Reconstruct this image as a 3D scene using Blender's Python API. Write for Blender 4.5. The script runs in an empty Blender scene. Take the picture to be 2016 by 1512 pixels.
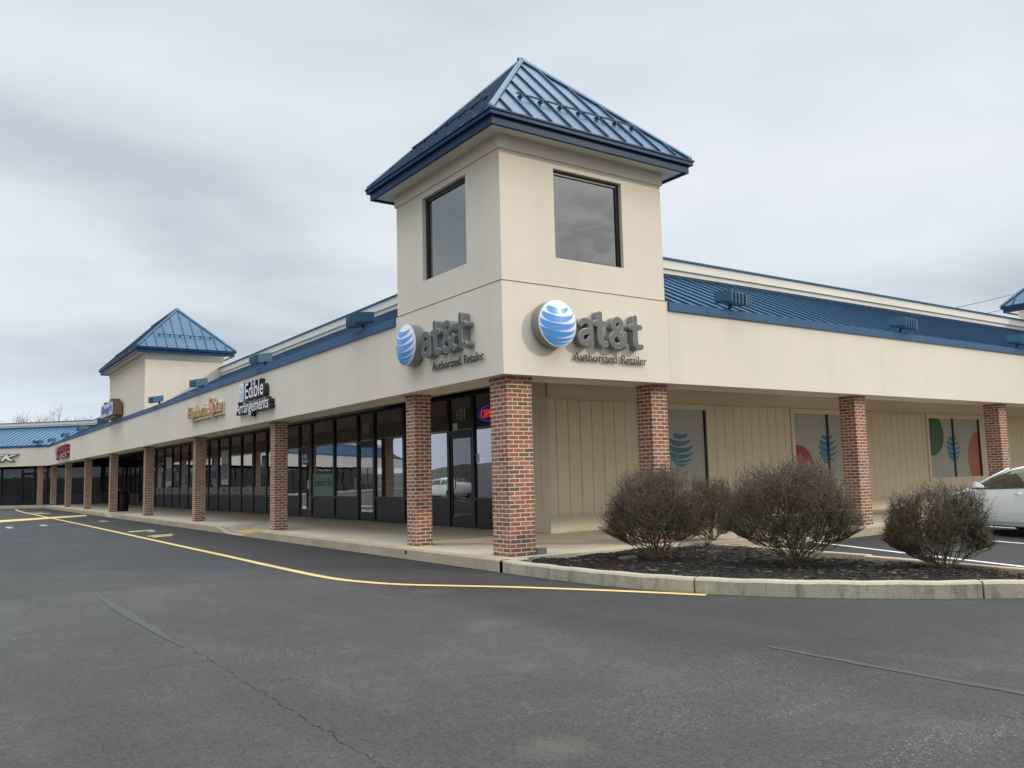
import bpy, bmesh, math, random
from mathutils import Vector, Matrix, noise as mn
R = math.radians
sc = bpy.context.scene
COL = sc.collection
rnd = random.Random(7)

# ------------------------------------------------------------------ camera
cam_d = bpy.data.cameras.new('camera'); cam = bpy.data.objects.new('camera', cam_d); COL.objects.link(cam)
YAW, PIT, ROL, FPX = 0.96493, 0.10814, -0.02463, 1675.28
CP = Vector((-7.4041, -10.9165, 1.2551))
fw = Vector((math.cos(PIT)*math.cos(YAW), math.cos(PIT)*math.sin(YAW), math.sin(PIT)))
rt = Vector((math.sin(YAW), -math.cos(YAW), 0)); up = rt.cross(fw)
r2 = rt*math.cos(ROL)+up*math.sin(ROL); u2 = up*math.cos(ROL)-rt*math.sin(ROL)
cam.matrix_world = Matrix(((r2.x, u2.x, -fw.x, CP.x), (r2.y, u2.y, -fw.y, CP.y), (r2.z, u2.z, -fw.z, CP.z), (0, 0, 0, 1)))
cam_d.sensor_width = 36; cam_d.lens = FPX/2016*36; cam_d.clip_end = 3000; cam_d.clip_start = .05
sc.camera = cam

# ------------------------------------------------------------------ light
SUN = Vector((0.9, -1.0, 0.66)).normalized()
sun_d = bpy.data.lights.new('sun', 'SUN'); sun_d.energy = 1.15; sun_d.angle = R(2.0); sun_d.color = (1.0, .87, .68)
sun = bpy.data.objects.new('sun', sun_d); COL.objects.link(sun)
sun.rotation_euler = SUN.to_track_quat('Z', 'Y').to_euler()
w = bpy.data.worlds.new('World'); sc.world = w; w.use_nodes = True
nt = w.node_tree; nt.nodes.clear()
def N(t, k, **kw):
    n = t.nodes.new(k)
    for a, b in kw.items(): setattr(n, a, b)
    return n
out = N(nt, 'ShaderNodeOutputWorld'); bg = N(nt, 'ShaderNodeBackground'); nt.links.new(bg.outputs[0], out.inputs[0])
sky = N(nt, 'ShaderNodeTexSky', sky_type='NISHITA', sun_disc=False)
sky.sun_elevation = math.asin(SUN.z); sky.sun_rotation = math.atan2(SUN.x, SUN.y)
tc = N(nt, 'ShaderNodeTexCoord'); sep = N(nt, 'ShaderNodeSeparateXYZ'); nt.links.new(tc.outputs['Generated'], sep.inputs[0])
def M(t, op, a, b=None, c=None, clamp=False):
    n = N(t, 'ShaderNodeMath', operation=op); n.use_clamp = clamp
    for i, v in enumerate((a, b, c)):
        if v is None: continue
        if isinstance(v, (int, float)): n.inputs[i].default_value = v
        else: t.links.new(v, n.inputs[i])
    return n.outputs[0]
zz = M(nt, 'ADD', M(nt, 'MAXIMUM', sep.outputs[2], 0.0), 0.16)
cx = M(nt, 'DIVIDE', sep.outputs[0], zz); cy = M(nt, 'DIVIDE', sep.outputs[1], zz)
cmb = N(nt, 'ShaderNodeCombineXYZ'); nt.links.new(cx, cmb.inputs[0]); nt.links.new(cy, cmb.inputs[1])
mp = N(nt, 'ShaderNodeMapping'); nt.links.new(cmb.outputs[0], mp.inputs[0])
mp.inputs['Rotation'].default_value = (0, 0, R(20)); mp.inputs['Scale'].default_value = (.85, 1.0, 1); mp.inputs['Location'].default_value = (3.3, 1.2, 0)
def noise(t, vec, scale, detail, rough=.5, dist=0):
    n = N(t, 'ShaderNodeTexNoise'); n.inputs['Scale'].default_value = scale; n.inputs['Detail'].default_value = detail
    n.inputs['Roughness'].default_value = rough; n.inputs['Distortion'].default_value = dist
    if vec is not None: t.links.new(vec, n.inputs['Vector'])
    return n.outputs['Fac']
def ramp(t, fac, stops, interp='LINEAR'):
    n = N(t, 'ShaderNodeValToRGB'); n.color_ramp.interpolation = interp
    e = n.color_ramp.elements
    while len(e) < len(stops): e.new(.5)
    for i, (p, c) in enumerate(stops):
        e[i].position = p; e[i].color = (*c, 1) if len(c) == 3 else c
    if fac is not None: t.links.new(fac, n.inputs[0])
    return n.outputs[0]
n1 = noise(nt, mp.outputs[0], .8, 6, .45, .5)
n2 = noise(nt, mp.outputs[0], 2.4, 5, .5, .2)
nn = M(nt, 'ADD', M(nt, 'MULTIPLY', n1, .72), M(nt, 'MULTIPLY', n2, .28))
# a heavier cloud bank low in the north-west, as in the photograph
def blob(dx, dy, dz, k):
    v = Vector((dx, dy, dz)).normalized()
    d = N(nt, 'ShaderNodeVectorMath', operation='DOT_PRODUCT'); nt.links.new(tc.outputs['Generated'], d.inputs[0]); d.inputs[1].default_value = v
    return M(nt, 'POWER', M(nt, 'MAXIMUM', d.outputs['Value'], 0.0), k)
bank = blob(.20, .905, .375, 20)
bank2 = blob(.627, -.731, .275, 900)
bank3 = blob(-.48, .83, .29, 70)
glow = blob(SUN.x, SUN.y, SUN.z, 14)
dark = M(nt, 'ADD', M(nt, 'MULTIPLY', bank, .065), M(nt, 'ADD', M(nt, 'MULTIPLY', bank2, M(nt, 'MULTIPLY_ADD', noise(nt, mp.outputs[0], 9, 5, .6, .4), 1.9, -.68)), M(nt, 'MULTIPLY', bank3, .26)))
nn = M(nt, 'SUBTRACT', nn, dark)
cc = ramp(nt, nn, [(.24, (.32, .355, .40)), (.36, (.43, .47, .515)), (.45, (.51, .555, .60)), (.55, (.575, .61, .65)), (.72, (.64, .66, .68))])
hz = M(nt, 'MULTIPLY_ADD', sep.outputs[2], -6.0, 1.0, clamp=True)   # bluish band near the horizon
mh = N(nt, 'ShaderNodeMix', data_type='RGBA'); nt.links.new(M(nt, 'MULTIPLY', hz, .75), mh.inputs[0]); nt.links.new(cc, mh.inputs[6]); mh.inputs[7].default_value = (.50, .59, .70, 1)
sk = N(nt, 'ShaderNodeVectorMath', operation='SCALE'); nt.links.new(sky.outputs[0], sk.inputs[0]); sk.inputs['Scale'].default_value = .08
mx = N(nt, 'ShaderNodeMix', data_type='RGBA'); mx.inputs[0].default_value = .93
nt.links.new(sk.outputs[0], mx.inputs[6]); nt.links.new(mh.outputs[2], mx.inputs[7])
gl = mixc(nt, M(nt, 'MULTIPLY', glow, .55), mx.outputs[2], (.95, .88, .76), 'ADD') if 0 else mx.outputs[2]
gn = N(nt, 'ShaderNodeMix', data_type='RGBA', blend_type='ADD'); nt.links.new(M(nt, 'MULTIPLY', glow, .3), gn.inputs[0]); nt.links.new(mx.outputs[2], gn.inputs[6]); gn.inputs[7].default_value = (.95, .88, .78, 1)
nt.links.new(gn.outputs[2], bg.inputs[0]); bg.inputs[1].default_value = 1.0
zen = N(nt, 'ShaderNodeMapRange', interpolation_type='SMOOTHSTEP'); nt.links.new(sep.outputs[2], zen.inputs[0]); zen.inputs[1].default_value = .52; zen.inputs[2].default_value = .95; zen.inputs[3].default_value = 1.0; zen.inputs[4].default_value = 4.7   # overcast is brightest overhead; boosted further, out of view, to fill shaded walls
nt.links.new(zen.outputs[0], bg.inputs[1])
sc.view_settings.view_transform = 'Standard'; sc.view_settings.look = 'None'; sc.view_settings.exposure = .5; sc.view_settings.gamma = 1
sc.view_settings.use_curve_mapping = False
sc.cycles.max_bounces = 8; sc.cycles.transparent_max_bounces = 12

# ------------------------------------------------------------------ materials
def mat(name, col=(.5, .5, .5), rough=.6, metal=0, ior=1.45, emit=None, es=1):
    m = bpy.data.materials.new(name); m.use_nodes = True
    b = m.node_tree.nodes['Principled BSDF']
    b.inputs['Base Color'].default_value = (*col, 1); b.inputs['Roughness'].default_value = rough
    b.inputs['Metallic'].default_value = metal; b.inputs['IOR'].default_value = ior
    if emit: b.inputs['Emission Color'].default_value = (*emit, 1); b.inputs['Emission Strength'].default_value = es
    return m
def P(m): return m.node_tree, m.node_tree.nodes['Principled BSDF']
def objv(t, scale=(1, 1, 1), rot=(0, 0, 0), loc=(0, 0, 0)):
    g = N(t, 'ShaderNodeNewGeometry'); mp = N(t, 'ShaderNodeMapping'); t.links.new(g.outputs['Position'], mp.inputs[0])
    mp.inputs['Scale'].default_value = scale; mp.inputs['Rotation'].default_value = rot; mp.inputs['Location'].default_value = loc
    return mp.outputs[0]
def bump(t, b, h, strength=.3, dist=.01):
    n = N(t, 'ShaderNodeBump'); n.inputs['Strength'].default_value = strength; n.inputs['Distance'].default_value = dist
    t.links.new(h, n.inputs['Height']); t.links.new(n.outputs[0], b.inputs['Normal'])
def mixc(t, f, a, b, mode='MIX'):
    n = N(t, 'ShaderNodeMix', data_type='RGBA', blend_type=mode)
    for i, v in ((0, f), (6, a), (7, b)):
        if isinstance(v, (int, float)): n.inputs[i].default_value = v
        elif isinstance(v, tuple): n.inputs[i].default_value = (*v, 1)
        else: t.links.new(v, n.inputs[i])
    return n.outputs[2]

def stucco(name, c, var=.06, streak=.0):
    m = mat(name, c, .85); t, b = P(m)
    a = noise(t, objv(t, (.5, .5, .9)), 1.0, 5, .6)
    lo = tuple(x*(1-var*1.6) for x in c); hi = tuple(min(1, x*(1+var)) for x in c)
    col = ramp(t, a, [(.3, lo), (.7, hi)])
    s = noise(t, objv(t, (2.2, 2.2, .12)), 1.0, 4, .6)      # faint rain streaks
    col = mixc(t, M(t, 'MULTIPLY', ramp(t, s, [(.52, (0, 0, 0)), (.78, (1, 1, 1))]), .13+streak), col, tuple(x*.62 for x in c))
    t.links.new(col, b.inputs['Base Color'])
    bump(t, b, noise(t, objv(t), 90, 3, .6), .25, .004)
    return m
MAT = {}
MAT['stucco'] = stucco('stucco_cream', (.70, .63, .52), .03)
MAT['stucco_par'] = stucco('stucco_parapet', (.76, .72, .62), .03)
MAT['siding'] = stucco('siding_paint', (.76, .66, .49), .04, .03)
MAT['skirt'] = stucco('skirt_paint', (.66, .60, .47), .04)
MAT['soffit'] = stucco('soffit_paint', (.60, .55, .46), .05)

MAT['soffit_dim'] = stucco('soffit_paint_darkened', (.27, .235, .19), .05)  # same soffit, colour darkened so it mirrors dark in the shop glass
def roofmat(k=1, nm='blue_metal_roof'):
    m = mat(nm, (.07, .19, .31), .3, .12, 1.5); t, b = P(m)
    a = noise(t, objv(t, (.8, .8, .8)), 1.3, 5, .6)
    t.links.new(ramp(t, a, [(q, tuple(k*x for x in c)) for q, c in ((.25, (.036, .108, .185)), (.5, (.046, .13, .22)), (.75, (.062, .155, .25)))]), b.inputs['Base Color'])
    b.inputs['Coat Weight'].default_value = .08; b.inputs['Specular IOR Level'].default_value = .3; b.inputs['Coat Roughness'].default_value = .25
    bump(t, b, noise(t, objv(t), 1.5, 1, .5), .06, .02)
    return m
MAT['roof'] = roofmat(1.1); MAT['tower_roof'] = roofmat(.68, 'blue_tower_roof_dimmed')  # same metal as the wing roofs, colour darkened against the bright overhead sky
MAT['tower_roof'].node_tree.nodes['Principled BSDF'].inputs['Specular IOR Level'].default_value = .2
MAT['trim'] = mat('blue_trim_dark', (.014, .045, .10), .4); MAT['trim'].node_tree.nodes['Principled BSDF'].inputs['Coat Weight'].default_value = 0; MAT['trim'].node_tree.nodes['Principled BSDF'].inputs['Specular IOR Level'].default_value = .12
MAT['cap'] = mat('blue_cap', (.035, .10, .20), .5)
MAT['seam'] = mat('roof_seam', (.018, .055, .11), .5); MAT['cap'].node_tree.nodes['Principled BSDF'].inputs['Specular IOR Level'].default_value = .2  # roof ribs: shade on their sides put into a darker colour
MAT['joint'] = mat('brown_ledge', (.20, .15, .10), .9)  # thin dark brown strip along the tower ledge
MAT['lampblue'] = mat('lamp_housing_blue', (.045, .125, .19), .45)
MAT['black'] = mat('black_aluminium', (.012, .012, .014), .35)
MAT['kick'] = mat('kick_panel', (.016, .018, .021), .42)
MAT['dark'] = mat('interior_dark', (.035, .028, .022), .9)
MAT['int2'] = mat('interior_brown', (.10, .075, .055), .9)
MAT['metal'] = mat('bare_metal', (.45, .45, .45), .3, 1)

def brick():
    m = mat('brick', (.3, .1, .06), .85); t, b = P(m)
    tcn = N(t, 'ShaderNodeTexCoord'); s = N(t, 'ShaderNodeSeparateXYZ'); t.links.new(tcn.outputs['Object'], s.inputs[0])
    u = M(t, 'SUBTRACT', s.outputs[0], s.outputs[1])
    wob = M(t, 'MULTIPLY', M(t, 'SUBTRACT', noise(t, tcn.outputs['Object'], 14, 2, .5), .5), .010)
    cb = N(t, 'ShaderNodeCombineXYZ'); t.links.new(M(t, 'ADD', u, wob), cb.inputs[0]); t.links.new(M(t, 'ADD', s.outputs[2], wob), cb.inputs[1])
    bt = N(t, 'ShaderNodeTexBrick'); t.links.new(cb.outputs[0], bt.inputs['Vector'])
    bt.inputs['Color1'].default_value = (0, 0, 0, 1); bt.inputs['Color2'].default_value = (1, 1, 1, 1); bt.inputs['Mortar'].default_value = (.5, .5, .5, 1)
    bt.inputs['Scale'].default_value = 1; bt.inputs['Mortar Size'].default_value = .0082; bt.inputs['Mortar Smooth'].default_value = .15
    bt.inputs['Brick Width'].default_value = .203; bt.inputs['Row Height'].default_value = .0679; bt.offset = .5
    tone = ramp(t, bt.outputs['Color'], [(.0, (.12, .085, .055)), (.15, (.15, .10, .065)), (.2, (.24, .095, .052)), (.5, (.30, .112, .062)), (.55, (.23, .088, .05)), (.78, (.34, .135, .078)), (.95, (.37, .165, .10))])
    g = noise(t, tcn.outputs['Object'], 60, 4, .7)
    tone = mixc(t, .5, tone, ramp(t, g, [(.3, (.25, .25, .25)), (.7, (.75, .75, .75))]), 'OVERLAY')
    mor = ramp(t, noise(t, tcn.outputs['Object'], 30, 3, .6), [(.3, (.56, .46, .36)), (.7, (.72, .62, .50))])
    t.links.new(mixc(t, bt.outputs['Fac'], tone, mor), b.inputs['Base Color'])
    h = M(t, 'ADD', M(t, 'MULTIPLY', bt.outputs['Fac'], -1.0), M(t, 'MULTIPLY', g, .35))
    bump(t, b, h, .8, .006)
    return m
MAT['brick'] = brick()

def glass(name, refl, tint, grow=.6, trans=.45):
    """reflective shop glazing: mirror share rises towards grazing, the rest lets the dim interior through"""
    m = bpy.data.materials.new(name); m.use_nodes = True; t = m.node_tree; t.nodes.clear()
    o = N(t, 'ShaderNodeOutputMaterial'); g = N(t, 'ShaderNodeBsdfGlossy'); g.inputs['Color'].default_value = (*tint, 1); g.inputs['Roughness'].default_value = .0
    tr = N(t, 'ShaderNodeBsdfTransparent'); tr.inputs[0].default_value = (trans, trans, trans*.95, 1)
    mx = N(t, 'ShaderNodeMixShader'); lw = N(t, 'ShaderNodeLayerWeight'); lw.inputs['Blend'].default_value = .5
    f = M(t, 'MULTIPLY_ADD', M(t, 'POWER', lw.outputs['Facing'], 1.6), grow, refl, clamp=True)
    t.links.new(f, mx.inputs[0]); t.links.new(tr.outputs[0], mx.inputs[1]); t.links.new(g.outputs[0], mx.inputs[2]); t.links.new(mx.outputs[0], o.inputs[0])
    bp = N(t, 'ShaderNodeBump'); bp.inputs['Strength'].default_value = .08; bp.inputs['Distance'].default_value = .01
    t.links.new(noise(t, objv(t), 1.6, 1, .4), bp.inputs['Height']); t.links.new(bp.outputs[0], g.inputs['Normal'])
    return m
MAT['glass'] = glass('shop_glass', .07, (.93, .94, 1), 1.25, .35)
MAT['farglass'] = glass('far_glass_dimmed', .04, (.85, .9, .95), .38, .3)  # shop glass with its reflection cut so far panes stay dark
MAT['doorglass'] = glass('door_glass', .03, (.9, .9, .95), .5, .35)  # mirror share lowered to keep bright sky out of the door pane
MAT['towerglass'] = glass('tower_glass', .16, (.92, .95, .92), .62, .2)
MAT['carglass'] = glass('car_glass', .12, (.9, 1, .97), .6, .4)

def concrete(name, c, joint=0):
    m = mat(name, c, .85); t, b = P(m)
    a = noise(t, objv(t), .8, 6, .65); f = noise(t, objv(t), 38, 5, .7)
    col = ramp(t, a, [(.3, tuple(x*.80 for x in c)), (.7, tuple(x*1.12 for x in c))])
    col = mixc(t, .35, col, ramp(t, f, [(.35, (.3, .3, .3)), (.65, (.7, .7, .7))]), 'OVERLAY')
    if joint:
        s = N(t, 'ShaderNodeSeparateXYZ'); g = N(t, 'ShaderNodeNewGeometry'); t.links.new(g.outputs['Position'], s.inputs[0])
        jy = M(t, 'LESS_THAN', M(t, 'PINGPONG', M(t, 'ADD', s.outputs[1], .12), joint*.5), .007)
        jx = M(t, 'LESS_THAN', M(t, 'PINGPONG', M(t, 'SUBTRACT', s.outputs[0], 1.9), joint*.5), .007)
        col = mixc(t, M(t, 'MULTIPLY', M(t, 'MAXIMUM', jx, jy), .6), col, (.10, .085, .06))
    t.links.new(col, b.inputs['Base Color']); bump(t, b, f, .35, .004)
    return m, t, b, col
MAT['walk'] = concrete('walk_concrete', (.54, .46, .345), 3.1)[0]
def curbmat():
    m, t, b, col = concrete('kerb_concrete', (.40, .355, .26))
    s = noise(t, objv(t, (3.0, 3.0, .7)), 1.6, 6, .75)          # black mildew in drips
    k = ramp(t, s, [(.50, (0, 0, 0)), (.64, (1, 1, 1))])
    g = N(t, 'ShaderNodeNewGeometry'); ss = N(t, 'ShaderNodeSeparateXYZ'); t.links.new(g.outputs['Normal'], ss.inputs[0])
    vert = M(t, 'SUBTRACT', 1.0, M(t, 'ABSOLUTE', ss.outputs[2]))
    t.links.new(mixc(t, M(t, 'MULTIPLY', M(t, 'MULTIPLY', k, vert), .5), col, (.05, .05, .032)), b.inputs['Base Color'])
    return m
MAT['curb'] = curbmat()
MAT['tancurb'] = concrete('walk_edge_concrete', (.43, .345, .235))[0]

def asphalt(name, base, fresh=True):
    m = mat(name, base, .82); t, b = P(m)
    pos = objv(t)
    big = noise(t, objv(t, (.16, .10, .2)), 1.0, 6, .62, .5)
    mid = noise(t, objv(t, (.9, .5, .9)), 1.0, 6, .7, .4)
    fine = noise(t, pos, 120, 3, .75)
    col = ramp(t, big, [(.30, tuple(x*.80 for x in base)), (.5, base), (.7, tuple(x*1.22 for x in base))])
    col = mixc(t, M(t, 'MULTIPLY', ramp(t, mid, [(.48, (0, 0, 0)), (.72, (1, 1, 1))]), .5), col, tuple(x*1.8 for x in base))
    # the sealed, darker strip next to the shops
    s = N(t, 'ShaderNodeSeparateXYZ'); t.links.new(pos, s.inputs[0])
    wv = M(t, 'MULTIPLY', M(t, 'SUBTRACT', noise(t, pos, .6, 4, .6), .5), .9)
    edge = M(t, 'SUBTRACT', 1.0, M(t, 'MULTIPLY_ADD', M(t, 'ADD', M(t, 'ADD', s.outputs[0], 2.2), wv), -1.6, .5, clamp=True))
    nb = M(t, 'MULTIPLY_ADD', M(t, 'SUBTRACT', s.outputs[1], M(t, 'ADD', wv, -7.2)), 1.4, .5, clamp=True)
    col = mixc(t, M(t, 'MULTIPLY', M(t, 'MULTIPLY', edge, nb), .42), col, tuple(x*.34 for x in base))
    nb2 = M(t, 'MULTIPLY_ADD', M(t, 'SUBTRACT', s.outputs[1], M(t, 'MULTIPLY_ADD', wv, .3, 2.2)), 6, .5, clamp=True)
    col = mixc(t, M(t, 'MULTIPLY', nb2, .30), col, (base[0]*.50, base[1]*.52, base[2]*.58))
    vo = N(t, 'ShaderNodeTexVoronoi'); vo.inputs['Scale'].default_value = 85; t.links.new(pos, vo.inputs['Vector'])
    grit = ramp(t, vo.outputs['Color'], [(.0, (.12, .12, .12)), (.3, (.42, .42, .42)), (.6, (.54, .54, .54)), (.9, (.64, .64, .63)), (1, (1, .98, .94))])
    col = mixc(t, .8, col, grit, 'OVERLAY')
    v2 = N(t, 'ShaderNodeTexVoronoi'); v2.inputs['Scale'].default_value = 38; t.links.new(pos, v2.inputs['Vector'])
    col = mixc(t, .35, col, ramp(t, v2.outputs['Color'], [(.0, (.2, .2, .2)), (.4, (.47, .47, .47)), (.85, (.56, .56, .56)), (1, (.8, .8, .78))]), 'OVERLAY')
    col = mixc(t, .35, col, ramp(t, fine, [(.3, (.2, .2, .2)), (.7, (.8, .8, .8))]), 'OVERLAY')
    # scattered aggregate showing pale in worn streaks
    worn = noise(t, objv(t, (.35, 1.1, 1), (0, 0, R(35))), 1.0, 5, .7, .6)
    sp = ramp(t, noise(t, pos, 70, 2, .6), [(.60, (0, 0, 0)), (.66, (1, 1, 1))])
    col = mixc(t, M(t, 'MULTIPLY', M(t, 'MULTIPLY', ramp(t, worn, [(.52, (0, 0, 0)), (.68, (1, 1, 1))]), sp), .75), col, (.22, .205, .18))
    # tan sandy stains
    for (x, y, r, k) in ((-3.58, -5.48, .26, .2), (-4.61, -7.17, .20, .22), (-2.78, -3.68, .36, .22), (-3.0, -3.95, .25, .2), (-2.0, -1.2, .35, .16)):
        d = N(t, 'ShaderNodeVectorMath', operation='DISTANCE'); t.links.new(pos, d.inputs[0]); d.inputs[1].default_value = (x, y, -.18)
        f = M(t, 'POWER', M(t, 'MULTIPLY_ADD', M(t, 'ADD', d.outputs['Value'], M(t, 'MULTIPLY', M(t, 'SUBTRACT', mid, .5), .9)), -1/r, 1.0, clamp=True), .8)
        col = mixc(t, M(t, 'MULTIPLY', f, k), col, (.17, .14, .095))
    t.links.new(col, b.inputs['Base Color'])
    h = M(t, 'ADD', vo.outputs['Distance'], M(t, 'MULTIPLY', fine, .6))
    bump(t, b, h, .55, .006)
    b.inputs['Specular IOR Level'].default_value = .35
    return m
MAT['asphalt'] = asphalt('asphalt', (.0485, .0475, .0445))
MAT['patch'] = mat('sealed_patch', (.054, .053, .0505), .7); MAT['patch'].node_tree.nodes['Principled BSDF'].inputs['Specular IOR Level'].default_value = .4
MAT['crack'] = mat('crack_shadow', (.012, .012, .012), .9)

def paint(name, c, wear=.5):
    m = mat(name, c, .7); t, b = P(m)
    f = noise(t, objv(t), 45, 4, .7); g = noise(t, objv(t), 3.5, 5, .7)
    w_ = ramp(t, M(t, 'ADD', M(t, 'MULTIPLY', f, .5), M(t, 'MULTIPLY', g, .5)), [(wear, (0, 0, 0)), (wear+.06, (1, 1, 1))])
    t.links.new(mixc(t, w_, c, (.07, .07, .07)), b.inputs['Base Color'])
    return m
MAT['yellow'] = paint('yellow_paint', (.66, .46, .14), .60)
MAT['yellow_worn'] = paint('yellow_paint_worn', (.50, .42, .22), .50)
MAT['white_paint'] = paint('white_paint', (.72, .72, .70), .60)
MAT['white_worn'] = paint('white_paint_worn', (.45, .43, .38), .49)

def mulch():
    m = mat('mulch', (.02, .017, .014), .95); t, b = P(m)
    f = noise(t, objv(t, (1, 1, 1)), 42, 5, .8); g = noise(t, objv(t), 2.2, 5, .7)
    col = ramp(t, f, [(.3, (.004, .004, .004)), (.6, (.013, .011, .010)), (.78, (.05, .04, .03))])
    col = mixc(t, M(t, 'MULTIPLY', g, .18), col, (.04, .03, .02))
    t.links.new(col, b.inputs['Base Color']); bump(t, b, f, 1, .03)
    return m
MAT['mulch'] = mulch()
MAT['straw'] = mat('dry_straw', (.20, .16, .10), .9)
MAT['chip'] = mat('bark_chip', (.028, .022, .017), .9)
MAT['grass'] = mat('dry_grass', (.36, .33, .16), .9)

def twigmat():
    m = mat('twig_bark', (.06, .045, .03), .8); t, b = P(m)
    tcn = N(t, 'ShaderNodeTexCoord'); s = N(t, 'ShaderNodeSeparateXYZ'); t.links.new(tcn.outputs['Object'], s.inputs[0])
    hgt = M(t, 'ADD', s.outputs[2], M(t, 'MULTIPLY', M(t, 'SUBTRACT', noise(t, tcn.outputs['Object'], 3, 3, .6), .5), .7))
    col = ramp(t, hgt, [(.15, (.11, .085, .055)), (.5, (.085, .07, .036)), (.85, (.092, .07, .042)), (1.15, (.125, .09, .062)), ])
    t.links.new(col, b.inputs['Base Color'])
    return m
MAT['twig'] = twigmat()
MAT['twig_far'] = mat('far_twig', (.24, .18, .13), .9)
MAT['sign_white'] = mat('sign_white_face', (.78, .76, .76), .4)
MAT['sign_black'] = mat('sign_black_return', (.025, .018, .022), .4)
MAT['sign_grey'] = mat('sign_grey_face', (.10, .105, .105), .45)
MAT['sign_edge'] = mat('sign_grey_return', (.24, .24, .23), .4)
MAT['sign_line'] = mat('sign_light_outline', (.62, .63, .62), .4)
MAT['globe_white'] = mat('globe_white', (.72, .76, .80), .3)
MAT['globe_blue'] = mat('globe_blue', (.075, .30, .70), .3)
MAT['globe_pale'] = mat('globe_pale_blue', (.35, .55, .80), .2)
MAT['text_black'] = mat('sign_black_letter', (.035, .03, .025), .5)
MAT['raceway'] = mat('raceway_grey', (.30, .28, .24), .5)
MAT['orange'] = mat('sign_orange', (.55, .23, .05), .5)
MAT['pink'] = mat('sign_pink_orange', (.62, .22, .12), .5)
MAT['cream'] = mat('sign_cream_box', (.62, .52, .33), .6)
MAT['bronze'] = mat('sign_bronze_return', (.20, .13, .06), .4)
MAT['lav'] = mat('sign_lavender_face', (.42, .48, .70), .4)
MAT['navy'] = mat('sign_navy', (.05, .07, .26), .4)
MAT['redsign'] = mat('sign_red', (.30, .035, .05), .45)
MAT['pinkedge'] = mat('sign_pink_edge', (.55, .30, .30), .5)
MAT['vinyl'] = stucco('window_vinyl', (.45, .46, .42), .04)
MAT['vblue'] = mat('vinyl_blue', (.05, .19, .33), .5)
MAT['vred'] = mat('vinyl_red', (.33, .045, .03), .5)
MAT['vorange'] = mat('vinyl_orange', (.42, .13, .05), .5)
MAT['vgreen'] = mat('vinyl_green', (.05, .17, .055), .5)
MAT['vgreen2'] = mat('vinyl_green_dark', (.035, .12, .05), .5)
MAT['paper'] = mat('paper_white', (.60, .60, .60), .7)
MAT['frost'] = mat('frosted_strip', (.23, .23, .23), .6)
MAT['frostink'] = mat('frosted_ink', (.06, .06, .06), .6)
MAT['mint'] = mat('mint_banner', (.20, .30, .24), .7)
MAT['poster_blue'] = mat('poster_blue', (.05, .06, .19), .5)
MAT['poster_pic'] = mat('poster_picture', (.20, .23, .30), .5)
MAT['tanblock'] = mat('tan_block', (.30, .24, .17), .8)
MAT['greyblock'] = concrete('grey_block', (.20, .19, .16))[0]
MAT['neon_red'] = mat('neon_red', (.5, .02, .02), .5, emit=(1, .05, .05), es=.4)
MAT['neon_blue'] = mat('neon_blue', (.02, .02, .5), .5, emit=(.06, .09, 1), es=.3)
MAT['digit'] = mat('door_digit', (.42, .39, .32), .5)
MAT['tile_yellow'] = mat('tactile_yellow', (.62, .38, .09), .8)
MAT['ramp'] = concrete('ramp_concrete', (.38, .355, .29))[0]
MAT['carpaint'] = mat('white_car_paint', (.80, .81, .80), .22)
MAT['carpaint'].node_tree.nodes['Principled BSDF'].inputs['Coat Weight'].default_value = 1
MAT['redpaint'] = mat('maroon_car_paint', (.16, .015, .02), .25); MAT['greypaint'] = mat('grey_car_paint', (.10, .11, .12), .25)
MAT['rubber'] = mat('rubber', (.015, .015, .015), .8); MAT['rim'] = mat('rim', (.5, .5, .5), .3, 1)
MAT['cartrim'] = mat('car_grey_cladding', (.30, .31, .31), .5)
MAT['chrome'] = mat('chrome', (.7, .7, .7), .12, 1); MAT['plastic'] = mat('black_plastic', (.02, .02, .02), .4)
MAT['seat'] = mat('car_seat', (.07, .07, .07), .9)
MAT['wire'] = mat('power_wire', (.10, .10, .10), .7); MAT['wood'] = mat('pole_wood', (.16, .12, .08), .9)
MAT['blind'] = mat('blind_white', (.45, .47, .48), .8)

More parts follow.
